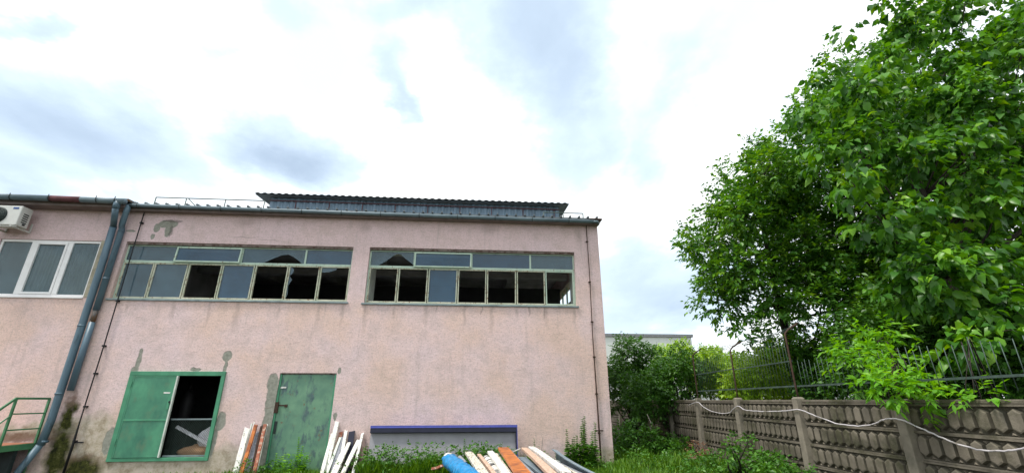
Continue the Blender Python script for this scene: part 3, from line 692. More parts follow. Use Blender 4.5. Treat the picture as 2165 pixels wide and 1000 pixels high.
g = MB(); g.bar((-7.68,13.35,1.12), (-6.62,13.32,.62), .07, .05); tag(g.build('timber_beam', m_sack, None, (-7.1,13.35,.6)), 'grey beam lying diagonally behind the hatch mesh', 'beam')
g = MB(); g.tube([(-7.98,14.1,.3),(-7.98,14.1,1.75),(-7.98,14.1,1.95),(-7.98,14.1,2.05)], [.17,.17,.12,.05], 14); g.tube([(-7.98,14.1,2.05),(-7.98,14.1,2.2)], .04, 8)
tag(g.build('gas_cylinder', m_black, None, (-7.98,14.1,.3)), 'dark upright cylinder in the shadow behind the hatch leaf', 'cylinder')

# ------------------------------------------------------------------ concrete fence
FN = Vector((math.cos(AZ), -math.sin(AZ), 0)); FD = Vector((math.sin(AZ), math.cos(AZ), 0))
FA = 5.62
def fp(s, n_=0, z=0): return FN*(FA+n_)+FD*s+Vector((0,0,z))
posts = [1.95+2.35*i for i in range(11)]      # distances along the fence
fence = empty('concrete_fence', fp(8.5), 'weathered concrete panel fence with hexagon relief and iron railing on top', 'fence')
PB = MB(); L0 = 2.35; PH = .358
def build_plate():
    mb = MB(); hw = L0/2
    def q(s, n_, z): return (n_, s, z)      # local: x = across (negative faces the yard), y = along
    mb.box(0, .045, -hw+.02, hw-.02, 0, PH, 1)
    mb.box(-.034, -.0005, -hw+.02, hw-.02, 0, .018); mb.box(-.040, -.0005, -hw+.02, hw-.02, PH-.026, PH-.002)
    n = 12; pt = (L0-.12)/n
    for i in range(n):
        c = -hw+.06+pt*(i+.5)
        def hexa(w_, z0_, z1_, x): 
            k_ = w_*.62
            return [q(c-w_, x, z0_+k_), q(c, x, z0_), q(c+w_, x, z0_+k_), q(c+w_, x, z1_-k_), q(c, x, z1_), q(c-w_, x, z1_-k_)]
        a_ = hexa(pt*.45, .040, PH-.036, -.001); b_ = hexa(pt*.37, .056, PH-.052, -.040); c_ = hexa(pt*.30, .075, PH-.07, -.046)
        mb.add(a_+b_+c_, [tuple(range(12, 18))[::-1]]+[(j+6, (j+1) % 6+6, (j+1) % 6+12, j+12)[::-1] for j in range(6)], 0)
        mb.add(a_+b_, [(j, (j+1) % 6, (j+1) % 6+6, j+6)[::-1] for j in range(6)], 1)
        c2 = -hw+.06+pt*(i+1)
        if i < n-1:      # little leaf between the cells
            mb.add([q(c2-.045,-.001,.024), q(c2+.05,-.001,.03), q(c2+.03,-.001,.062), q(c2,-.03,.04)], [(0,3,1),(1,3,2),(2,3,0)])
            mb.add([q(c2-.03,-.001,PH-.05), q(c2+.035,-.001,PH-.05), q(c2,-.001,PH-.085), q(c2,-.022,PH-.06)], [(0,3,2),(1,3,0),(2,3,1)])
    return mb
pm = build_plate()
plate0 = None
rotz = Matrix.Rotation(-AZ, 4, 'Z')
for i in range(len(posts)-1):
    mid = (posts[i]+posts[i+1])/2
    for r_ in range(5):
        z = 1.70-PH*(r_+1)
        if plate0 is None:
            plate0 = pm.build('panel', [m_panel, m_recess], None, (0,0,0)); pmesh = plate0.data; o = plate0
            o.modifiers.clear()
        else: o = bpy.data.objects.new('panel', pmesh); col.objects.link(o)
        o.parent = fence; loc = fp(mid, .03, z)+FN*random.uniform(-.006,.006)-WL[fence.name]
        o.matrix_local = Matrix.Translation(loc) @ rotz @ Matrix.Rotation(R(random.uniform(-.5,.5)), 4, 'X')
        WL[o.name] = WL[fence.name]
    cap = MB(); a, b = fp(posts[i]+.08, .04, 1.725), fp(posts[i+1]-.08, .04, 1.725); cap.bar(a, b, .05, .09); cap.build('coping', m_panel, fence, bev=.01)
for i, s in enumerate(posts):
    g = MB(); zt = 1.80 if i in (3,4,5) else 1.76; w0, w1 = .085, .075
    vs_ = []
    for z, w_, d_ in ((-.2, w0, .11), (zt-.03, w1, .085), (zt, w1-.02, .06)):
        for a_, b_ in ((-1,-1),(1,-1),(1,1),(-1,1)): vs_.append(fp(s+w_*a_, -.01+d_*b_, z))
    fs = [(8,9,10,11)]+[(k*4+j, k*4+(j+1) % 4, k*4+(j+1) % 4+4, k*4+j+4) for k in range(2) for j in range(4)]
    g.add(vs_, [f[::-1] for f in fs]); g.build('post', m_concrete, fence, bev=.012)
tips = {}
for i, s in enumerate(posts):
    if i < 1 or i > 5: continue
    g = MB(); zb = 3.0 if i != 4 else 2.92
    zb = zb if i > 2 else 2.2
    g.tube([fp(s,.0,1.7), fp(s+.01,.0,2.0), fp(s+.03,.02,zb), fp(s+.03,.10,zb+.08), fp(s+.0,.30,zb+.2)] if i > 2 else [fp(s,.0,1.7), fp(s+.01,.0,2.2)], .02, 6)
    g.build('iron_post', m_iron, fence); tips[i] = zb
for i in range(1, 5):
    a, b = posts[i], posts[i+1]
    g = MB(); g.bar(fp(a,.03,2.0), fp(b,.03,1.99+random.uniform(-.01,.01)), .03, .012); (g.bar(fp(a,.03,2.47), fp(b,.03,2.45), .022, .012) if i > 2 else None)
    s = a+.12
    while s < b-.05:
        j = random.uniform(-.012,.012); zt = (2.9 if i > 2 else 2.42)+random.uniform(-.05,.05)
        g.tube([fp(s+j,.03,1.84), fp(s+j+random.uniform(-.015,.015),.03,zt)], .004 if i > 2 else .0048, 5); s += .115
    g.build('railing', m_greyiron, fence)
    if i > 2 and i+1 in tips:
        g = MB()
        for t, u_ in ((.35,0.),(.22,-.07),(.10,-.14)):
            P = [fp(a+(b-a)*k/8, t, tips[i]*(1-k/8)+tips[i+1]*k/8+.21+u_-.05*math.sin(math.pi*k/8)) for k in range(9)]
            g.tube(P, .0045, 4)
            for k in range(16):
                q = P[0].lerp(P[-1], (k+.5)/16)-Vector((0,0,.05*math.sin(math.pi*(k+.5)/16))); g.tube([q-Vector((0,.02,.02)), q+Vector((0,.02,.02))], .003, 3)
        g.build('barbed_wire', m_greyiron, fence)
hp = [(1456,857),(1466,852),(1477,850),(1488,860),(1512,871),(1540,873),(1552,863),(1561,858),(1575,866),(1600,869),(1640,869),(1668,867),(1692,866),(1712,874),(1740,885),(1775,896),(1815,900),(1845,896),(1868,887),(1890,884),(1912,889),(1945,904),(1985,922),(2025,938),(2065,949),(2105,953),(2140,951),(2165,946),(2230,920)]
g = MB(); hpp = [atf(x_, y_, FA-.125) for x_, y_ in hp]
sm = []
for i in range(len(hpp)-1):
    p0, p1, p2, p3 = hpp[max(i-1,0)], hpp[i], hpp[i+1], hpp[min(i+2, len(hpp)-1)]
    for k in range(4):
        t = k/4; sm.append(.5*((2*p1)+(p2-p0)*t+(2*p0-5*p1+4*p2-p3)*t*t+(3*p1-p0-3*p2+p3)*t**3))
g.tube([p+Vector((random.uniform(-.004,.004), 0, random.uniform(-.006,.006))) for p in sm], .0105, 7); tag(g.build('hose', m_hose, None, hpp[10]), 'pale hose draped in sagging loops along the concrete fence', 'hose')

# ------------------------------------------------------------------ far buildings
def shed(nm, x0, x1, y0, y1, h, mat, label, wins=()):
    e_ = empty(nm, ((x0+x1)/2, y0, 0), label, 'building')
    MB().box(x0, x1, y0, y1, 0, h).build('wall', mat, e_)
    MB().box(x0-.15, x1+.15, y0-.15, y1+.15, h+.002, h+.28).build('roof_edge', m_fartrim, e_)
    for (a, b, c, d) in wins:
        MB().box(a, b, y0-.08, y0-.002, c, d).build('window', m_farwall, e_); MB().box(a+.15, b-.15, y0-.1, y0-.082, c+.15, d-.15).build('pane', m_glass, e_)
    g = MB()
    x = x0
    while x < x1: g.box(x-.03, x+.03, y0-.03, y0-.001, 0, h); x += 1.2
    g.build('seam', mat, e_)
shed('far_building', 10.5, 22.3, 45, 60, 7.8, m_farwall, 'distant plain white hall above the shrubs beside the pink corner')
shed('far_building', 25.5, 56, 60, 75, 6.8, m_fargrey, 'distant long low pale building behind the fence railing', [(36.5,38.2,3.6,6.0),(41.5,45.5,2.2,4.2)])

# ------------------------------------------------------------------ foliage engine
def nrm(a): return a/np.maximum(np.linalg.norm(a, axis=-1, keepdims=True), 1e-9)
def leaf_mesh(name, P, D, N, L, W, mat, parent=None, loc=None, broad=False, fold=.25, droop=.15, rnd=None):
    """P base points, D leaf directions, N leaf normals, L,W sizes"""
    n = len(P); D = nrm(D); S = nrm(np.cross(D, N)); N = nrm(np.cross(S, D)); L = L[:,None]; W = W[:,None]
    if broad:
        tm = [(0,0,0),(.22,.42,fold),(.58,.46,fold*.9),(1,0,-droop*2),(.58,-.46,fold*.9),(.22,-.42,fold),(.5,0,0)]
        fc = [(0,6,2,1),(6,3,2),(0,5,4,6),(6,4,3)]
    else:
        tm = [(0,0,0),(.42,.5,fold),(1,0,-droop),(.42,-.5,fold)]
        fc = [(0,2,1),(0,3,2)]
    V = np.stack([P + D*L*a + S*W*b + N*(W*.5*c if i != len(tm)-5 else W*.5*c) + (np.array([0,0,-1.])*L*droop*a*a) for i, (a, b, c) in enumerate(tm)], 1)
    k = len(tm); off = np.array(WL[parent.name] if parent is not None else (loc if loc is not None else (0,0,0)))
    V = (V.reshape(-1, 3)-off).astype(np.float32)
    lens = np.array([len(f) for f in fc]); flat = np.concatenate([np.array(f) for f in fc])
    idx = (np.arange(n)[:,None]*k+flat[None]).reshape(-1).astype(np.int32)
    tot = np.tile(lens, n); st_ = np.concatenate([[0], np.cumsum(tot)[:-1]]).astype(np.int32)
    me = bpy.data.meshes.new(name); me.vertices.add(len(V)); me.vertices.foreach_set('co', V.reshape(-1))
    me.loops.add(len(idx)); me.loops.foreach_set('vertex_index', idx)
    me.polygons.add(len(tot)); me.polygons.foreach_set('loop_start', st_); me.polygons.foreach_set('loop_total', tot.astype(np.int32))
    at_ = me.attributes.new('rnd', 'FLOAT', 'POINT'); rr_ = rnd if rnd is not None else rng.random(n)
    at_.data.foreach_set('value', np.repeat(rr_, k).astype(np.float32))
    me.materials.append(mat); me.update(); me.validate()
    return link(name, me, parent, loc)
def inpoly(x, y, poly):
    c = False; n = len(poly)
    for i in range(n):
        x1, y1 = poly[i]; x2, y2 = poly[(i+1) % n]
        if (y1 > y) != (y2 > y) and x < (x2-x1)*(y-y1)/(y2-y1)+x1: c = not c
    return c
def sprays(C, r, ntw, nlf, tl, up=.25, flat=.8):
    """twigs around clump centres: returns leaf bases, directions, twig segments"""
    Pb = []; Db = []; seg = []; G_ = []
    for c, rad in zip(C, r):
        k = max(3, int(ntw*rad*rad))
        d = nrm(rng.normal(size=(k,3))*np.array([1,1,flat])+np.array([0,0,up]))
        rr_ = rad*rng.uniform(.35, 1.0, (k,1))**.6
        s0 = c+d*rr_; td = nrm(d+rng.normal(size=(k,3))*.5+np.array([0,0,.0])); g_ = rng.random(k)
        for j in range(nlf):
            t = (j+.4)/nlf; side = 1 if j % 2 else -1
            sp = nrm(np.cross(td, np.array([0,0,1.])+rng.normal(size=(k,3))*.3))*side
            if j == nlf-1: sp = sp*.1
            Pb.append(s0+td*tl*t+rng.normal(size=(k,3))*.01); Db.append(nrm(td*.7+sp*.9+rng.normal(size=(k,3))*.22)); G_.append(g_)
        seg += [(s0[i], s0[i]+td[i]*tl, c) for i in range(k)]
    return np.concatenate(Pb), np.concatenate(Db), seg, np.concatenate(G_)
def crown(name, C, r, ntw, nlf, tl, L, W, mat, parent=None, loc=None, broad=False, droop=.15, dz=-.15, nj=.5, **kw):
    P, D, seg, g_ = sprays(C, r, ntw, nlf, tl, **kw); n = len(P)
    D = nrm(D+np.array([0,0,dz])); N = nrm(np.array([0,0,1.])+rng.normal(size=(n,3))*nj)
    sz = rng.uniform(.45, 1.25, n)
    return leaf_mesh(name, P, D, N, L*sz, W*sz, mat, parent, loc, broad, droop=droop, rnd=np.clip(g_*.6+rng.random(n)*.4, 0, 1)), seg
def limbs(name, base, top, C, rt, mat, parent, nb=None, seed=0, r0=.03):
    rg = random.Random(seed); mb = MB(); base = Vector(base); top = Vector(top); k = 7
    tr = [base.lerp(top, i/k)+Vector((rg.uniform(-.08,.08), rg.uniform(-.08,.08), 0))*(1 if i else 0) for i in range(k+1)]
    mb.tube(tr, [rt*(1-.75*i/k) for i in range(k+1)], 9)
    for c in (C if nb is None else C[:nb]):
        c = Vector(c); hh = max(.12, min(.95, (c.z-base.z)/(top.z-base.z)*.6)); i = int(hh*k); p = tr[i]
        q = p.lerp(c, .5)+Vector((rg.uniform(-.15,.15), rg.uniform(-.15,.15), -.12*(c-p).length))
        rr_ = rt*(1-.75*i/k)*.38
        P = [p, p.lerp(q,.5)+Vector((0,0,-.05)), q, q.lerp(c,.55), c]; mb.tube(P, [rr_, rr_*.8, rr_*.6, rr_*.4, r0*.4], 6)
    return mb.build(name, mat, parent)
def twigs(name, seg, mat, parent, step=3, rad=.006):
    mb = MB()
    for s in seg[::step]: mb.tube([Vector(s[2]), Vector(s[0]), Vector(s[1])], [rad*1.6, rad, rad*.5], 3, cap=False)
    return mb.build(name, mat, parent)
def fill(poly, n, D0, D1, rmin, rmax, seed, keep=None):
    """clump centres through the volume whose outline is `poly`"""
    rg = random.Random(seed); xs = [p[0] for p in poly]; ys = [p[1] for p in poly]; C = []; r = []
    k = 0
    while len(C) < n and k < n*60:
        k += 1; x = rg.uniform(min(xs), max(xs)); y = rg.uniform(min(ys), max(ys))
        if not inpoly(x, y, poly): continue
        if keep and not keep(x, y, rg): continue
        D_ = rg.uniform(D0, D1); p = at(x, y, D_)
        if p.z < .4: continue
        C.append(np.array(p)); r.append(rg.uniform(rmin, rmax))
    return C, r

# ---- tree beyond the fence with small compound leaves
t1 = empty('ash_tree', (9.6, 13.2, 0), 'large leafy tree with small leaves leaning out over the fence toward the sky gap', 'tree')
poly1 = [(1475,490),(1515,440),(1550,380),(1560,360),(1640,325),(1690,290),(1730,220),(1780,170),(1840,120),(1960,60),(2060,200),(2080,600),(1990,690),(1850,700),(1720,680),(1640,690),(1580,700),(1520,650),(1500,590)]
def keep1(x, y, rg):
    return rg.random() < .6 if (y > 600 and 1600 < x < 1760) else True
C1, r1 = fill(poly1, 160, 10.8, 14.2, .35, .72, 5, keep1)
edge1 = [(1640,640,11.2,.35),(1690,650,11,.3),(1720,630,11,.35),(1780,620,10.8,.4),(1820,660,10.4,.4),(1860,700,10,.35),(1760,690,10.6,.3),(1620,600,11.5,.4),(1900,720,9.8,.35),(1940,690,9.6,.35),(1680,560,11.3,.4),(1740,540,11,.4),(1700,500,11,.4),(1650,300,12,.4),(1690,260,12,.4),(1720,300,11.5,.45),(1700,350,11.5,.4),(1650,380,11.8,.45),(1740,230,11.6,.4),(1760,180,12,.35),(1740,400,11,.4),(1690,440,11.5,.4),(1620,430,11.8,.4),(1600,520,11.8,.4),(1560,600,11.8,.35),(1540,560,11.8,.35),(1580,650,11.6,.3),(1500,520,11.9,.3),(1462,488,12,.28),(1500,455,12,.3),(1450,520,12,.18),(1530,400,12.4,.35),(1535,360,12.6,.25),(1600,305,12.8,.3),(1625,320,12.6,.35),(1655,275,12.8,.25),(1700,215,12.8,.32),(1720,175,13,.25),(1765,120,13,.3),(1500,600,12,.3),(1530,640,11.8,.3),
         (1490,560,12,.25),(1570,690,11.8,.3),(1610,715,11.6,.22),(1660,735,11.5,.25),(1590,400,12,.4),(1720,715,11.3,.3),(1680,350,12,.45),(1760,230,12.4,.45),(1490,520,11.8,.3),(1555,540,12,.4),(1560,470,12,.4)]
for x_, y_, D_, r_ in edge1: C1.append(np.array(at(x_, y_, D_))); r1.append(r_)
cr_, seg1 = crown('crown', C1, r1, 230, 9, .36, .165, .085, m_leaf1, t1)
limbs('trunk', (9.6,13.2,-.1), (9.2,12.8,9.5), C1[60:150:5], .15, m_bark, t1, seed=2)
twigs('twig', seg1, m_bark, t1, 9, .005)
# ---- nearer tree with big drooping leaves
t2 = empty('hazel_tree', (10.6, 8.6, 0), 'tall near tree with broad drooping leaves filling the right edge', 'tree')
poly2 = [(1800,95),(1860,40),(1905,15),(1960,-20),(2050,10),(2140,40),(2165,-60),(2420,-60),(2450,600),(2380,760),(2230,740),(2150,640),(2050,660),(1960,600),(1900,560),(1870,480),(1820,430),(1780,400),(1760,320),(1740,230)]
C2, r2 = fill(poly2, 78, 7.0, 9.2, .24, .46, 9)
Cb, rb = fill([(1840,120),(1950,60),(2420,0),(2450,700),(2300,800),(2150,700),(1960,660),(1900,560),(1840,430),(1800,300)], 60, 9.3, 11, .45, .7, 10); C2 += Cb; r2 += rb
for x_, y_, D_, r_ in [(1790,75,8,.16),(1880,12,8,.2),(1905,30,8,.25),(1945,15,8,.22),(2000,20,8,.25),(2080,10,8,.25),(1730,190,8,.22),(1745,150,8,.2),(1700,260,7.8,.22),(1720,240,7.8,.25),(1740,330,7.6,.3),(1850,470,7.2,.3),(1930,450,7.2,.3),(2120,430,7,.35),(2140,230,7,.35),
                       (1890,620,7.4,.25),(1960,560,7.2,.3),(2150,660,6.2,.22),(2120,700,6.2,.16),(2030,735,6.4,.2),(2060,745,6.4,.18),(2000,560,7,.3),(1950,330,7,.35),(2030,300,7,.35),(1830,310,7.3,.35),(2070,560,7,.3)]:
    C2.append(np.array(at(x_, y_, D_))); r2.append(r_)
cr_, seg2 = crown('crown', C2, r2, 250, 7, .34, .165, .13, m_leaf2, t2, broad=True, droop=.3, dz=-.4, nj=.8)
limbs('trunk', (10.6,8.9,-.1), (10.8,9.0,7.5), C2[:26], .17, m_bark, t2, seed=3)
twigs('twig', seg2, m_bark, t2, 8, .005)

# ---- shrubs
def shrub(nm, px, D_, label, cl, ntw, nlf, tl, L, W, mat, cat='shrub', stems=True, dens=1, group=None, broad=False, trunk=m_bark, sb=None):
    """cl: clumps as (px, py, D, radius)"""
    C = [np.array(at(a, b, c)) for a, b, c, _ in cl]; r = [q[3] for q in cl]
    b0 = (sum(c[0] for c in C)/len(C), sum(c[1] for c in C)/len(C), 0)
    e_ = empty(nm, b0, label, cat, group)
    _, seg = crown('foliage', C, r, ntw, nlf, tl, L, W, mat, e_, broad=broad)
    if stems:
        mb = MB()
        for k, c in enumerate(C[:16]):
            c = Vector(c); b = Vector((b0[0]+random.uniform(-.2,.2), b0[1]+random.uniform(-.2,.2), -.05)) if sb is None else Vector(sb)+Vector((random.uniform(-.1,.1), random.uniform(-.3,.3), 0)); m_ = b.lerp(c, .5)+Vector((random.uniform(-.15,.15), random.uniform(-.15,.15), .1))
            m_ = m_ if sb is None else b.lerp(c, .35)+Vector((0,0,1.05)); mb.tube([b, m_, c], [.03,.02,.008] if sb is None else [.014,.009,.004], 5)
        mb.build('stem', trunk, e_)
    return e_
def fillc(poly, n, D0, D1, a, b, seed):
    rg = random.Random(seed); xs = [p[0] for p in poly]; ys = [p[1] for p in poly]; o = []
    while len(o) < n:
        x, y = rg.uniform(min(xs), max(xs)), rg.uniform(min(ys), max(ys))
        if inpoly(x, y, poly): o.append((x, y, rg.uniform(D0, D1), rg.uniform(a, b)))
    return o
SH = dict(ntw=420, nlf=6, tl=.22, L=.12, W=.07)
shrub('large_shrub', 1320, 19, 'tall dark shrub rising right behind the pink building corner', fillc([(1285,740),(1330,735),(1380,745),(1400,780),(1400,850),(1340,870),(1280,870)], 34, 18, 20.5, .35, .6, 1)+[(1315,722,19,.25),(1345,728,19,.25),(1375,735,19,.2),(1400,750,19,.2)], mat=m_leafdark, **SH)
shrub('large_shrub', 1420, 16, 'bushy green shrub in the passage hiding the far fence end', fillc([(1400,770),(1440,750),(1465,765),(1470,860),(1440,890),(1360,880),(1330,810),(1350,790)], 40, 15, 16.8, .25, .45, 2)+[(1430,740,16,.2),(1450,738,16,.18),(1455,755,16,.2)], mat=m_leafdark, ntw=560, nlf=6, tl=.18, L=.10, W=.06)
shrub('large_shrub', 1440, 22, 'yellowish green shrub top behind the passage shrubs', fillc([(1380,745),(1460,735),(1470,790),(1390,790)], 12, 21, 23, .35, .5, 3), mat=m_leaflight, **SH)
LG = 'light green shrubs beyond the fence railing'
shrub('wild_shrub', 1500, 18, 'yellow green shrub beyond the fence between the two leftmost iron posts', fillc([(1474,765),(1500,750),(1530,752),(1555,780),(1555,845),(1474,845)], 40, 16, 19, .25, .45, 4), mat=m_leaflight, group=LG, **SH)
shrub('wild_shrub', 1530, 22, 'mid green shrub behind the barbed wire left of the second iron post', fillc([(1510,760),(1550,752),(1560,800),(1500,820)], 12, 21, 24, .35, .5, 5), mat=m_leafdark, group=LG, **SH)
shrub('wild_shrub', 1600, 18, 'bright green tall weeds beyond the fence between second and third iron posts', fillc([(1555,760),(1600,752),(1650,745),(1690,750),(1700,845),(1555,845)], 60, 12.5, 17, .22, .42, 6), mat=m_leaflight, group=LG, **SH)
shrub('wild_shrub', 1640, 21, 'darker shrub rising behind the bright weeds near the third iron post', fillc([(1620,750),(1700,735),(1700,800),(1620,800)], 14, 19, 22, .35, .55, 7), mat=m_leafdark, group=LG, **SH)
shrub('wild_shrub', 1720, 14, 'green shrub behind the fence just right of the third iron post', fillc([(1700,740),(1780,730),(1800,840),(1700,835)], 26, 11, 14, .25, .45, 8), mat=m_leafdark, group=LG, **SH)
shrub('wild_shrub', 1950, 12, 'shaded dense shrub under the broad leaved tree behind the fence', fillc([(1780,690),(1900,640),(2060,640),(2060,850),(1800,850)], 90, 9, 13, .35, .6, 9), mat=m_leafdark, group=LG, **SH)
shrub('wild_shrub', 2150, 11, 'shaded shrub behind the railing at the right edge', fillc([(2040,650),(2300,640),(2300,850),(2040,850)], 85, 7.5, 11, .35, .6, 10), mat=m_leafdark, group=LG, **SH)
# box elder sprays hanging over the fence
YS = dict(ntw=420, nlf=7, tl=.2, L=.13, W=.055)
shrub('box_elder_sapling', 1870, 7, 'bright green sapling spilling over the fence at the near post', [(1800,745,6.85,.22),(1845,720,7.30,.25),(1880,705,7.30,.2),(1780,760,7.05,.16),(1835,760,6.65,.2),(1850,815,6.15,.17),(1880,825,6.05,.2),(1920,815,5.85,.2),(1950,830,5.75,.17),(1935,855,5.75,.15),(1900,800,6.15,.2),(1865,840,6.05,.12),(1915,765,6.45,.15)], mat=m_leafyoung, sb=(6.75,6.9,1.0), **YS)
shrub('box_elder_sapling', 2055, 6, 'small bright leafy twig poking through the railing at the right', [(2040,828,5.15,.08),(2060,832,5.1,.08),(2075,840,5.1,.05)], mat=m_leafyoung, sb=(6.5,5.4,1.2), **YS)
# undergrowth in the yard
WSH = dict(ntw=700, nlf=6, tl=.13, L=.095, W=.055)
shrub('nettle_clump', 1340, 14.5, 'low nettle clump at the foot of the pink corner', fillc([(1305,905),(1350,900),(1400,920),(1430,945),(1420,975),(1310,970)], 30, 13.6, 15.5, .15, .28, 11), mat=m_weed, **WSH)
shrub('nettle_clump', 1435, 14.5, 'leafy weed clump between the broken plank and the far fence', fillc([(1410,930),(1450,910),(1470,925),(1470,950),(1410,955)], 14, 14, 16, .12, .25, 12), mat=m_weed, **WSH)
shrub('nettle_clump', 1560, 10.5, 'tall weed clump against the fence below the second iron post', fillc([(1530,950),(1560,920),(1585,935),(1620,970),(1660,1000),(1520,1000)], 20, 9.6, 11, .07, .14, 13), mat=m_weed, **WSH)
shrub('nettle_clump', 1640, 9, 'low weeds at the fence foot near the third iron post', fillc([(1600,965),(1660,975),(1720,990),(1720,1030),(1600,1020)], 20, 8.2, 9.2, .1, .2, 14), mat=m_weed, **WSH)
# pale leaning sapling stem
g = MB(); g.tube([at(1374,915,14.2), at(1377,895,14.2), at(1368,875,14.3)], [.016,.014,.01], 6)
tag(g.build('sapling_stem', m_palebark, None, at(1374,915,14.2)), 'thin pale bare stem leaning in front of the dark shrubs', 'stem')

# ---- tall leafy weed by the wall
def tall_weed(nm, base, stems, label, mat=m_weed, seed=0, lw=.13):
    rg = random.Random(seed); e_ = empty(nm, base, label, 'weed'); mb = MB(); P = []; D = []; L = []
    for (dx_, dy_, h_, lx, ly) in stems:
        b = Vector(base)+Vector((dx_, dy_, 0)); t = b+Vector((lx, ly, h_)); mb.tube([b, b.lerp(t,.5)+Vector((lx*.1,0,0)), t], [.008,.006,.003], 5)
        n = int(h_/.042)
        for k in range(n):
            f = (k+1)/n; p = b.lerp(t, f); a = rg.uniform(0, 3.1)
            for q in range(4 if f < .95 else 6):
                aa = a+q*math.pi/2+rg.uniform(-.2,.2); P.append(p); D.append((math.cos(aa), math.sin(aa), .25+.5*f)); L.append(lw*(1.15-.75*f)*rg.uniform(.8,1.2))
    for q in range(int(len(stems)*(60 if len(stems) > 12 else 26))):
        b = Vector(base)+Vector((rg.uniform(-.36,.36), rg.uniform(-.22,.18), rg.uniform(.03,.62)**1.1)); P.append(b); aa = rg.uniform(0,6.28); D.append((math.cos(aa), math.sin(aa), rg.uniform(-.1,.6))); L.append(lw*rg.uniform(.6,1.1))
    mb.build('stem', mat, e_); P = np.array([tuple(p) for p in P]); D = np.array(D); L = np.array(L)
    for_n = np.array([0,0,1.])+rng.normal(size=(len(P),3))*.2
    o = leaf_mesh('foliage', P, D, for_n, L, L*.5, mat, e_)
rg = random.Random(5)
tall_weed('tall_weed', (2.80,12.3,.08), [(rg.uniform(-.36,.36), rg.uniform(-.2,.2), h_, rg.uniform(-.08,.1), rg.uniform(-.05,.05)) for h_ in (1.25,1.18,1.1,1.02,.95,.9,.85,.8,.75,.7,.65,.6,.6,.55,.5)], 'tall leafy weed growing against the wall beside the lightning conductor', seed=1, lw=.15)
tall_weed('tall_weed', (1.62,12.6,.05), [(0,0,.75,.02,0),(.06,0,.5,.03,0)], 'small single weed behind the timber pile', seed=2, lw=.1)
tall_weed('tall_weed', (-4.4,12.7,-.08), [(rg.uniform(-.3,.3), rg.uniform(-.15,.1), h_, rg.uniform(-.1,.15), 0) for h_ in (.95,.75,.6,.55,.5,.45,.4,.4,.35,.35,.3)], 'weed clump in front of the green door', mat=m_leafyoung, seed=3, lw=.12)
tall_weed('tall_weed', (.05,12.1,.0), [(rg.uniform(-.25,.35), rg.uniform(-.15,.1), h_, rg.uniform(-.1,.15), 0) for h_ in (.85,.72,.66,.6,.55,.5,.45,.4,.4)], 'wispy weed clump in front of the leaning grey box', seed=4, lw=.13)

# ------------------------------------------------------------------ leaning lavender box
tr = empty('sign_tray', (-.7, 12.6, 0), 'long shallow lavender grey metal tray leaning on the pink wall behind the grass', 'metal tray')
# leaning frame: local axes
tb = Vector((0, 12.62, -.05)); tt = Vector((0, 12.86, 1.10)); ud = (tt-tb).normalized(); nd = Vector((0, -ud.z, ud.y))
X0, X1 = -2.58, 1.19
def tp(x, u_, n_): return tb+Vector((x,0,0))+ud*u_+nd*n_
H_ = (tt-tb).length
def tbox(mb, xa, xb, ua, ub, na, nb, mi=0):
    vs_ = [tp(x_,u_,n_) for (x_,u_,n_) in ((xa,ua,na),(xb,ua,na),(xb,ub,na),(xa,ub,na),(xa,ua,nb),(xb,ua,nb),(xb,ub,nb),(xa,ub,nb))]
    mb.add(vs_, [(0,3,2,1),(4,5,6,7),(0,1,5,4),(1,2,6,5),(2,3,7,6),(3,0,4,7)], mi)
g = MB(); tbox(g, X0, X1, 0, H_-.02, 0, .02); g.build('back_board', m_traygrey, tr)
g = MB(); tbox(g, X0, X1, H_-.155, H_-.004, .0205, .15); g.build('rim', m_navy, tr, bev=.004)
g = MB(); tbox(g, X0-.005, X1+.018, H_-.003, H_+.014, 0, .16); g.build('edge_strip', m_violet, tr, bev=.003)
g = MB(); tbox(g, X0-.003, X1+.017, H_-.045, H_-.004, .1505, .157); g.build('edge_strip', m_violet, tr)
g = MB(); tbox(g, X1+.001, X1+.016, 0, H_-.005, 0, .15); g.build('edge_strip', m_violet, tr, bev=.003)
g = MB(); tbox(g, X1-.03, X1, 0, H_-.156, .0205, .14); g.build('side_rim', m_navy, tr)

# ------------------------------------------------------------------ planks leaning by the door
def plank(nm, a, b, w, t, mat, label, group, cat='plank', rot=0, notch=0):
    a, b = Vector(a), Vector(b); d = (b-a).normalized()
    side = Vector((math.cos(rot), math.sin(rot), 0)); side = (side-d*side.dot(d)).normalized(); n = d.cross(side)
    L_ = (b-a).length; K = 9; mb = MB(); vs_ = []
    rg = random.Random(hash(label) % 1000 if False else len(label)*7+int(abs(a.x)*100))
    bow = rg.uniform(-.012,.012)
    for k in range(K+1):
        f = k/K; c = a+d*L_*f+n*bow*math.sin(math.pi*f)
        ww = w*(1+rg.uniform(-.03,.03))/2
        for i, j in ((-1,-1),(1,-1),(1,1),(-1,1)): vs_.append(c+side*ww*i+n*t/2*j+(d*rg.uniform(-.035,.035) if k in (0,K) else Vector()))
    fs = [(3,2,1,0), tuple(K*4+q for q in range(4))]+[(k*4+j, k*4+(j+1) % 4, k*4+4+(j+1) % 4, k*4+4+j) for k in range(K) for j in range(4)]
    mb.add(vs_, fs); o = mb.build(nm, mat, None, a, bev=min(w,t)*.12); return tag(o, label, cat, group)
GL = 'boards leaning on the wall left of the green door'
def lean(nm, pt, pb, yt, yb, w, t, mat, label, group, **k):
    a = at(pb[0], pb[1], yb); b = at(pt[0], pt[1], yt)
    d = (a-b); 
    if a.z > .0: a = a + d*((a.z+.0)/max(.1, -d.z)*1.0) if d.z < 0 else a
    return plank(nm, a, b, w, t, mat, label, group, **k)
lean('plank', (533,893), (507,990), 12.95, 12.6, .03, .03, m_cream, 'thin pale batten leaning behind the white board left of the door', GL)
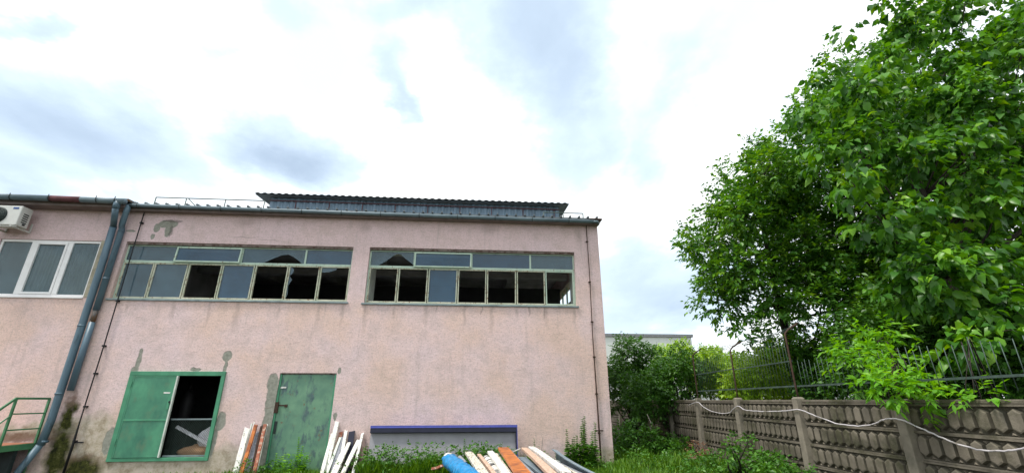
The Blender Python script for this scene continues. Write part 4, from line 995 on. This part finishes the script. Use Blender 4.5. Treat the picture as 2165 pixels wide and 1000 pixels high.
lean('plank', (538,892), (515,985), 12.96, 12.62, .025, .03, m_white, 'thinnest white batten, topmost tip of the boards left of the door', GL)
lean('plank', (523,905), (500,992), 12.90, 12.55, .13, .035, m_white, 'wide flaking white board, leftmost beside the green door', GL)
lean('plank', (541,898), (512,992), 12.86, 12.45, .085, .045, m_orange, 'orange varnished board leaning next to the leftmost white board', GL)
lean('plank', (547,912), (526,985), 12.93, 12.6, .11, .03, m_greyplank, 'grey speckled board between the orange and the reddish boards', GL)
lean('plank', (553,899), (536,980), 12.94, 12.62, .05, .04, m_iron, 'dark brown batten beside the reddish board', GL)
lean('plank', (561,897), (541,985), 12.90, 12.5, .08, .05, m_redwood, 'reddish peeling board nearest the green door', GL)
lean('plank', (564,898), (549,965), 12.95, 12.75, .05, .03, m_white, 'short white board tip behind the reddish board', GL)
GR = 'boards leaning on the wall right of the green door'
lean('plank', (713,893), (687,1000), 12.95, 12.4, .11, .06, m_white, 'tallest white square post right of the green door', GR, cat='post')
lean('plank', (704,915), (682,995), 12.92, 12.35, .085, .05, m_white, 'white board leftmost, touching the green door edge', GR)
lean('plank', (721,914), (706,975), 12.97, 12.7, .09, .03, m_redwood, 'salmon red board tip behind the white posts', GR)
lean('plank', (719,926), (697,985), 12.86, 12.4, .06, .04, m_cream, 'pale narrow board in front of the tallest white post', GR)
lean('plank', (725,924), (706,985), 12.9, 12.45, .10, .03, m_greyplank, 'grey board in the middle of the boards right of the door', GR)
lean('plank', (732,910), (722,965), 12.95, 12.6, .075, .04, m_white, 'white board just left of the black one', GR)
lean('plank', (744,913), (736,970), 12.97, 12.7, .15, .03, m_navy, 'wide black board among the white ones', GR)
lean('plank', (738,936), (716,985), 12.8, 12.3, .085, .05, m_white, 'short white rounded board in front of the black board', GR)
lean('plank', (723,955), (709,985), 12.7, 12.35, .06, .04, m_whiteclean, 'shortest white stub at the foot of the grey board', GR)
lean('plank', (759,930), (729,992), 12.9, 12.3, .10, .05, m_white, 'tilted white board right of the black board', GR)
lean('plank', (767,915), (750,985), 12.95, 12.5, .065, .05, m_whiteclean, 'slim white board, rightmost of its group', GR)

# ------------------------------------------------------------------ timber pile in front
GP = 'scrap timber and frames piled in the yard'
def lay(nm, pa, pb, D0, w, t, mat, label, L_=3.6, rise=0.0, cat='plank', fn=None):
    """lying piece whose far end shows at pa and which passes pb on its way to the camera (same height)"""
    a = at(pa[0], pa[1], D0); z = a.z; d = ray(pb[0], pb[1]); b = CAM+d*((z-rise-CZ)/d.z)
    dr = (b-a).normalized()
    e_ = a+dr*L_
    if fn: return fn(a, e_, dr)
    return plank(nm, e_, a, w, t, mat, label, GP, cat=cat)
lay('plank', (991,957), (1020,1000), 9.9, .15, .05, m_old, 'broad cracked cream board next to the blue roll')
lay('plank', (1012,961), (1042,1000), 9.8, .07, .05, m_beige, 'narrow greyish beige board between the cream board and the striped roll')
lay('plank', (1036,955), (1068,1000), 9.9, .11, .05, m_white, 'white frame rail left of the orange board')
lay('plank', (1048,959), (1078,1000), 9.7, .06, .04, m_old, 'cream strip tucked against the orange board')
lay('plank', (1064,948), (1104,1000), 9.9, .21, .05, m_orange, 'wide orange brown board in the middle of the scrap pile')
lay('plank', (1082,960), (1122,1000), 10.1, .09, .05, m_greyplank, 'rough grey strip right of the orange board')
lay('plank', (1104,968), (1146,1000), 9.5, .15, .04, m_bluegrey, 'smooth blue grey board in front of the pink ones')
lay('plank', (1108,948), (1165,1000), 10.2, .13, .05, m_beige, 'pinkish bare board left of the long white board')
lay('plank', (1115,955), (1180,1000), 10.0, .06, .06, m_redwood, 'reddish strip lying on the pinkish board')
lay('plank', (1123,946), (1196,1000), 10.2, .13, .06, m_whiteclean, 'long clean white board on the right of the pile')
lay('plank', (1135,955), (1215,1000), 10.3, .05, .05, m_old, 'thin cream batten right of the long white board')
lay('plank', (1172,978), (1208,1000), 9.5, .05, .05, m_navy, 'dark thin strip beside the curved grey sheet')
lay('plank', (1150,965), (1222,1000), 9.9, .10, .04, m_greyplank, 'grey splintered board beside the curved sheet')
def roll(nm, pa, pb, D0, r_, mats, label, cat, wrinkle=.015, L_=2.6, bands=False):
    def fn(a, e_, dr):
        mb = MB(); n = 60; rg = random.Random(3); P = [a+dr*(L_*k/n) for k in range(n+1)]
        rs = [r_*(1+ (rg.uniform(-1,1)*wrinkle/r_)) for k in range(n+1)]; rs[0] = r_*.9
        if bands:
            for k in range(n): mb.tube([P[k], P[k+1]], [rs[k], rs[k+1]], 12, k % 2, cap=(k in (0, n-1)))
        else:
            N_ = 26; vs_ = []; ax_ = Vector((0,0,1)); sd_ = dr.cross(ax_).normalized(); up_ = sd_.cross(dr)
            wr = wrinkle/.018 if wrinkle > .01 else 0
            for k in range(n+1):
                for j in range(N_):
                    th = 2*math.pi*j/N_; q_ = r_*(1+wr*(.07*math.sin(3*th+k*.9)+.06*math.sin(5*th-k*1.7)+.05*math.sin(k*2.1+2*th)+rg.uniform(-.05,.05)))
                    vs_.append(P[k]+(sd_*math.cos(th)+up_*math.sin(th)*.85)*q_)
            mb.add(vs_, [(k*N_+j, k*N_+(j+1) % N_, (k+1)*N_+(j+1) % N_, (k+1)*N_+j) for k in range(n) for j in range(N_)]+[tuple(range(N_-1,-1,-1))], 0, True)
        o = mb.build(nm, mats, None, a+Vector((0,0,-r_))); return tag(o, label, cat, GP)
    return lay(nm, pa, pb, D0, 0, 0, None, label, L_, fn=fn)
roll('foil_roll', (950,973), (990,1005), 9.4, .135, [m_blue], 'crumpled bright blue foil roll on the left of the pile', 'roll', .018)
roll('inner_tube', (948,966), (975,992), 9.7, .10, [m_whiteclean], 'white tube end sticking out behind the blue roll', 'tube', .003, .6)
roll('striped_roll', (1027,968), (1052,1003), 9.6, .065, [m_white, m_black], 'black and white banded roll left of the white frame rail', 'roll', .006, bands=True)
roll('white_pipe', (972,966), (990,985), 10.0, .04, [m_greyplank], 'small speckled grey pipe between blue roll and cream board', 'pipe', .004, 1.0)
for k, (pa, pb, w_, m_, lb) in enumerate([((1140,957),(1190,985),.03,m_redwood,'short splintered red stick lying across the right of the pile'), ((1163,970),(1208,982),.025,m_cream,'thin crooked pale stick before the curved sheet'),
        ((1002,962),(1022,972),.02,m_dark,'small black offcut lying between the cream boards'), ((1085,955),(1100,948),.025,m_white,'white splinter sticking up behind the orange board'), ((915,990),(935,984),.06,m_redwood,'brown board end in the grass left of the blue roll')]):
    a = at(pa[0], pa[1], 9.7-.05*k); b = at(pb[0], pb[1], 9.2-.05*k); plank('stick', a, b, w_, w_*.7, m_, lb, GP, cat='stick')
# curved sheet
a = at(1177,952,9.9); dsh = ray(1262,1000); zz = a.z-.06; b = CAM+dsh*((zz-CZ)/dsh.z); g = MB(); n = 24; prev = None
dirn = (b-a).normalized(); sd2 = Vector((dirn.y,-dirn.x,0)).normalized()
for k in range(n+1):
    f = k/n*1.6; c = a.lerp(b, f)+sd2*.07*math.sin(f*2.5)
    q = [c+Vector((0,0,.0)), c+Vector((0,0,-.16)), c+Vector((0,0,-.16))+sd2*.02, c+sd2*.02, c+sd2*.10+Vector((0,0,.02)), c+sd2*.10+Vector((0,0,.035)), c+Vector((0,0,.015))]
    if prev: 
        for i in range(7): g.add([prev[i], q[i], q[(i+1) % 7], prev[(i+1) % 7]], [(0,1,2,3)])
    else: g.add(q, [tuple(range(7))])
    prev = q
tag(g.build('metal_sheet', m_bluegrey, None, a), 'curved blue grey metal sheet on edge at the right end of the pile', 'metal sheet', GP)
# bearers that carry the pile
for y in (9.1, 7.6):
    g = MB()
    for k in range(5): g.bar((-.35,y+random.uniform(-.03,.03),.06+.118*k), (1.75,y+random.uniform(-.03,.03),.06+.125*k), .12, .14)
    tag(g.build('timber_stack', m_bark, None, (.8,y,0)), 'stack of beams under the far end of the scrap pile' if y > 8 else 'stack of beams under the near end of the scrap pile', 'timber stack')
# junk in the weeds at right
g = MB(); g.bar(at(1425,978,13.2), at(1510,950,13.0), .13, .05); g.bar(at(1440,972,13.4), at(1500,958,13.3), .05, .06)
tag(g.build('broken_plank', m_redwood, None, at(1470,965,13)), 'rotten brown plank lying in the weeds near the fence', 'plank')
m_dry = leafmat('dry_brown_leaf', [(.0, (.10,.045,.025)), (.6, (.22,.11,.06)), (1., (.36,.22,.13))], .15, .8)
shrub('dry_brush', 1478, 13.1, 'reddish heap of dry brush on the rotten plank', [(1470,948,13.1,.14),(1478,938,13.1,.10),(1462,953,13.1,.1)], 900, 5, .12, .06, .03, m_dry, cat='brush heap')
shrub('dry_brush', 1508, 13.0, 'brown dry brush at the right end of the rotten plank', [(1500,952,13.0,.13),(1512,950,13.0,.10),(1490,958,13.0,.1)], 900, 5, .12, .06, .03, m_dry, cat='brush heap')
g = MB()
for q in range(6): c = at(1430+rg.uniform(-6,14), 976+rg.uniform(-4,4), 13.2); g.bar(c, c+Vector((rg.uniform(-.12,.12), rg.uniform(-.1,.1), rg.uniform(-.03,.06))), .07, .06)
tag(g.build('rubble', m_rubble, None, at(1436,978,13.2), bev=.008), 'few broken brick pieces at the left end of the rotten plank', 'rubble')

# ------------------------------------------------------------------ grass
def grass(name, regions):
    P = []; H = []
    for (x0, x1, y0, y1, n, h0, h1) in regions:
        x = rng.uniform(x0, x1, n); y = rng.uniform(y0, y1, n)
        cl = (np.sin(x*2.1+y*1.3)+np.sin(x*5.3-y*3.1)+np.sin(x*.9+3*y))*.17+.5
        ok = rng.random(n) < np.clip(cl+.25, .15, 1)
        x, y, cl = x[ok], y[ok], cl[ok]
        xf = FA/math.cos(AZ)+y*math.tan(AZ); ok = (np.abs(x-xf) > .1) & ~((y > 12.98) & (x < 3.86)); x, y, cl = x[ok], y[ok], cl[ok]
        z = np.array([gz(a, b) for a, b in zip(x, y)])
        P.append(np.stack([x, y, z-.01], 1)); H.append(rng.uniform(h0, h1, len(x))*(.55+.9*np.clip(cl, 0, 1)))
    P = np.concatenate(P); H = np.concatenate(H); n = len(P)
    a = rng.uniform(0, 6.28, n); D = nrm(np.stack([np.cos(a)*.38, np.sin(a)*.38, np.ones(n)], 1)); N = np.stack([np.cos(a), np.sin(a), -.3*np.ones(n)], 1)
    o = leaf_mesh(name, P, D, N, H, .010+.03*H, m_grass, droop=.28)
    return tag(o, 'long green grass and low weeds along the wall foot and across the yard', 'grass', kind='stuff')
grass('grass', [(-6.0,-2.6,12.2,12.95,4200,.1,.32), (-2.5,1.6,11.6,12.5,13000,.2,.66), (1.2,3.9,11.3,12.95,8000,.12,.34), (3.0,7.0,9.3,17,24000,.10,.46),
                (-6,4,8,11.6,12000,.05,.2), (-11,-6,11,12.95,3500,.05,.22), (7,12,5,22,9000,.2,.6), (5.0,6.3,6,12,6000,.15,.4)])
# broad leaves mixed in the grass at the wall foot
C = [np.array((random.uniform(-2.6,1.0), random.uniform(11.7,12.35), random.uniform(.2,.60))) for _ in range(150)]+[np.array((random.uniform(-3.6,-2.5), random.uniform(12.3,12.7), random.uniform(.08,.25))) for _ in range(12)]+[np.array((random.uniform(2.0,3.6), random.uniform(11.9,12.7), random.uniform(.15,.35))) for _ in range(18)]+[np.array((random.uniform(-6,-4.2), random.uniform(12.3,12.7), random.uniform(.05,.22))) for _ in range(14)]
for _ in range(110):
    a_, b_ = random.uniform(3.95,6.2), random.uniform(9.6,15.5); C.append(np.array((a_, b_, gz(a_,b_)+random.uniform(.05,.34))))
o, _ = crown('ground_cover', C, [random.uniform(.12,.22) for _ in C], 260, 5, .1, .075, .045, m_weed)
tag(o, 'low broad leaved weeds mixed into the grass at the wall foot', 'weeds', kind='stuff')
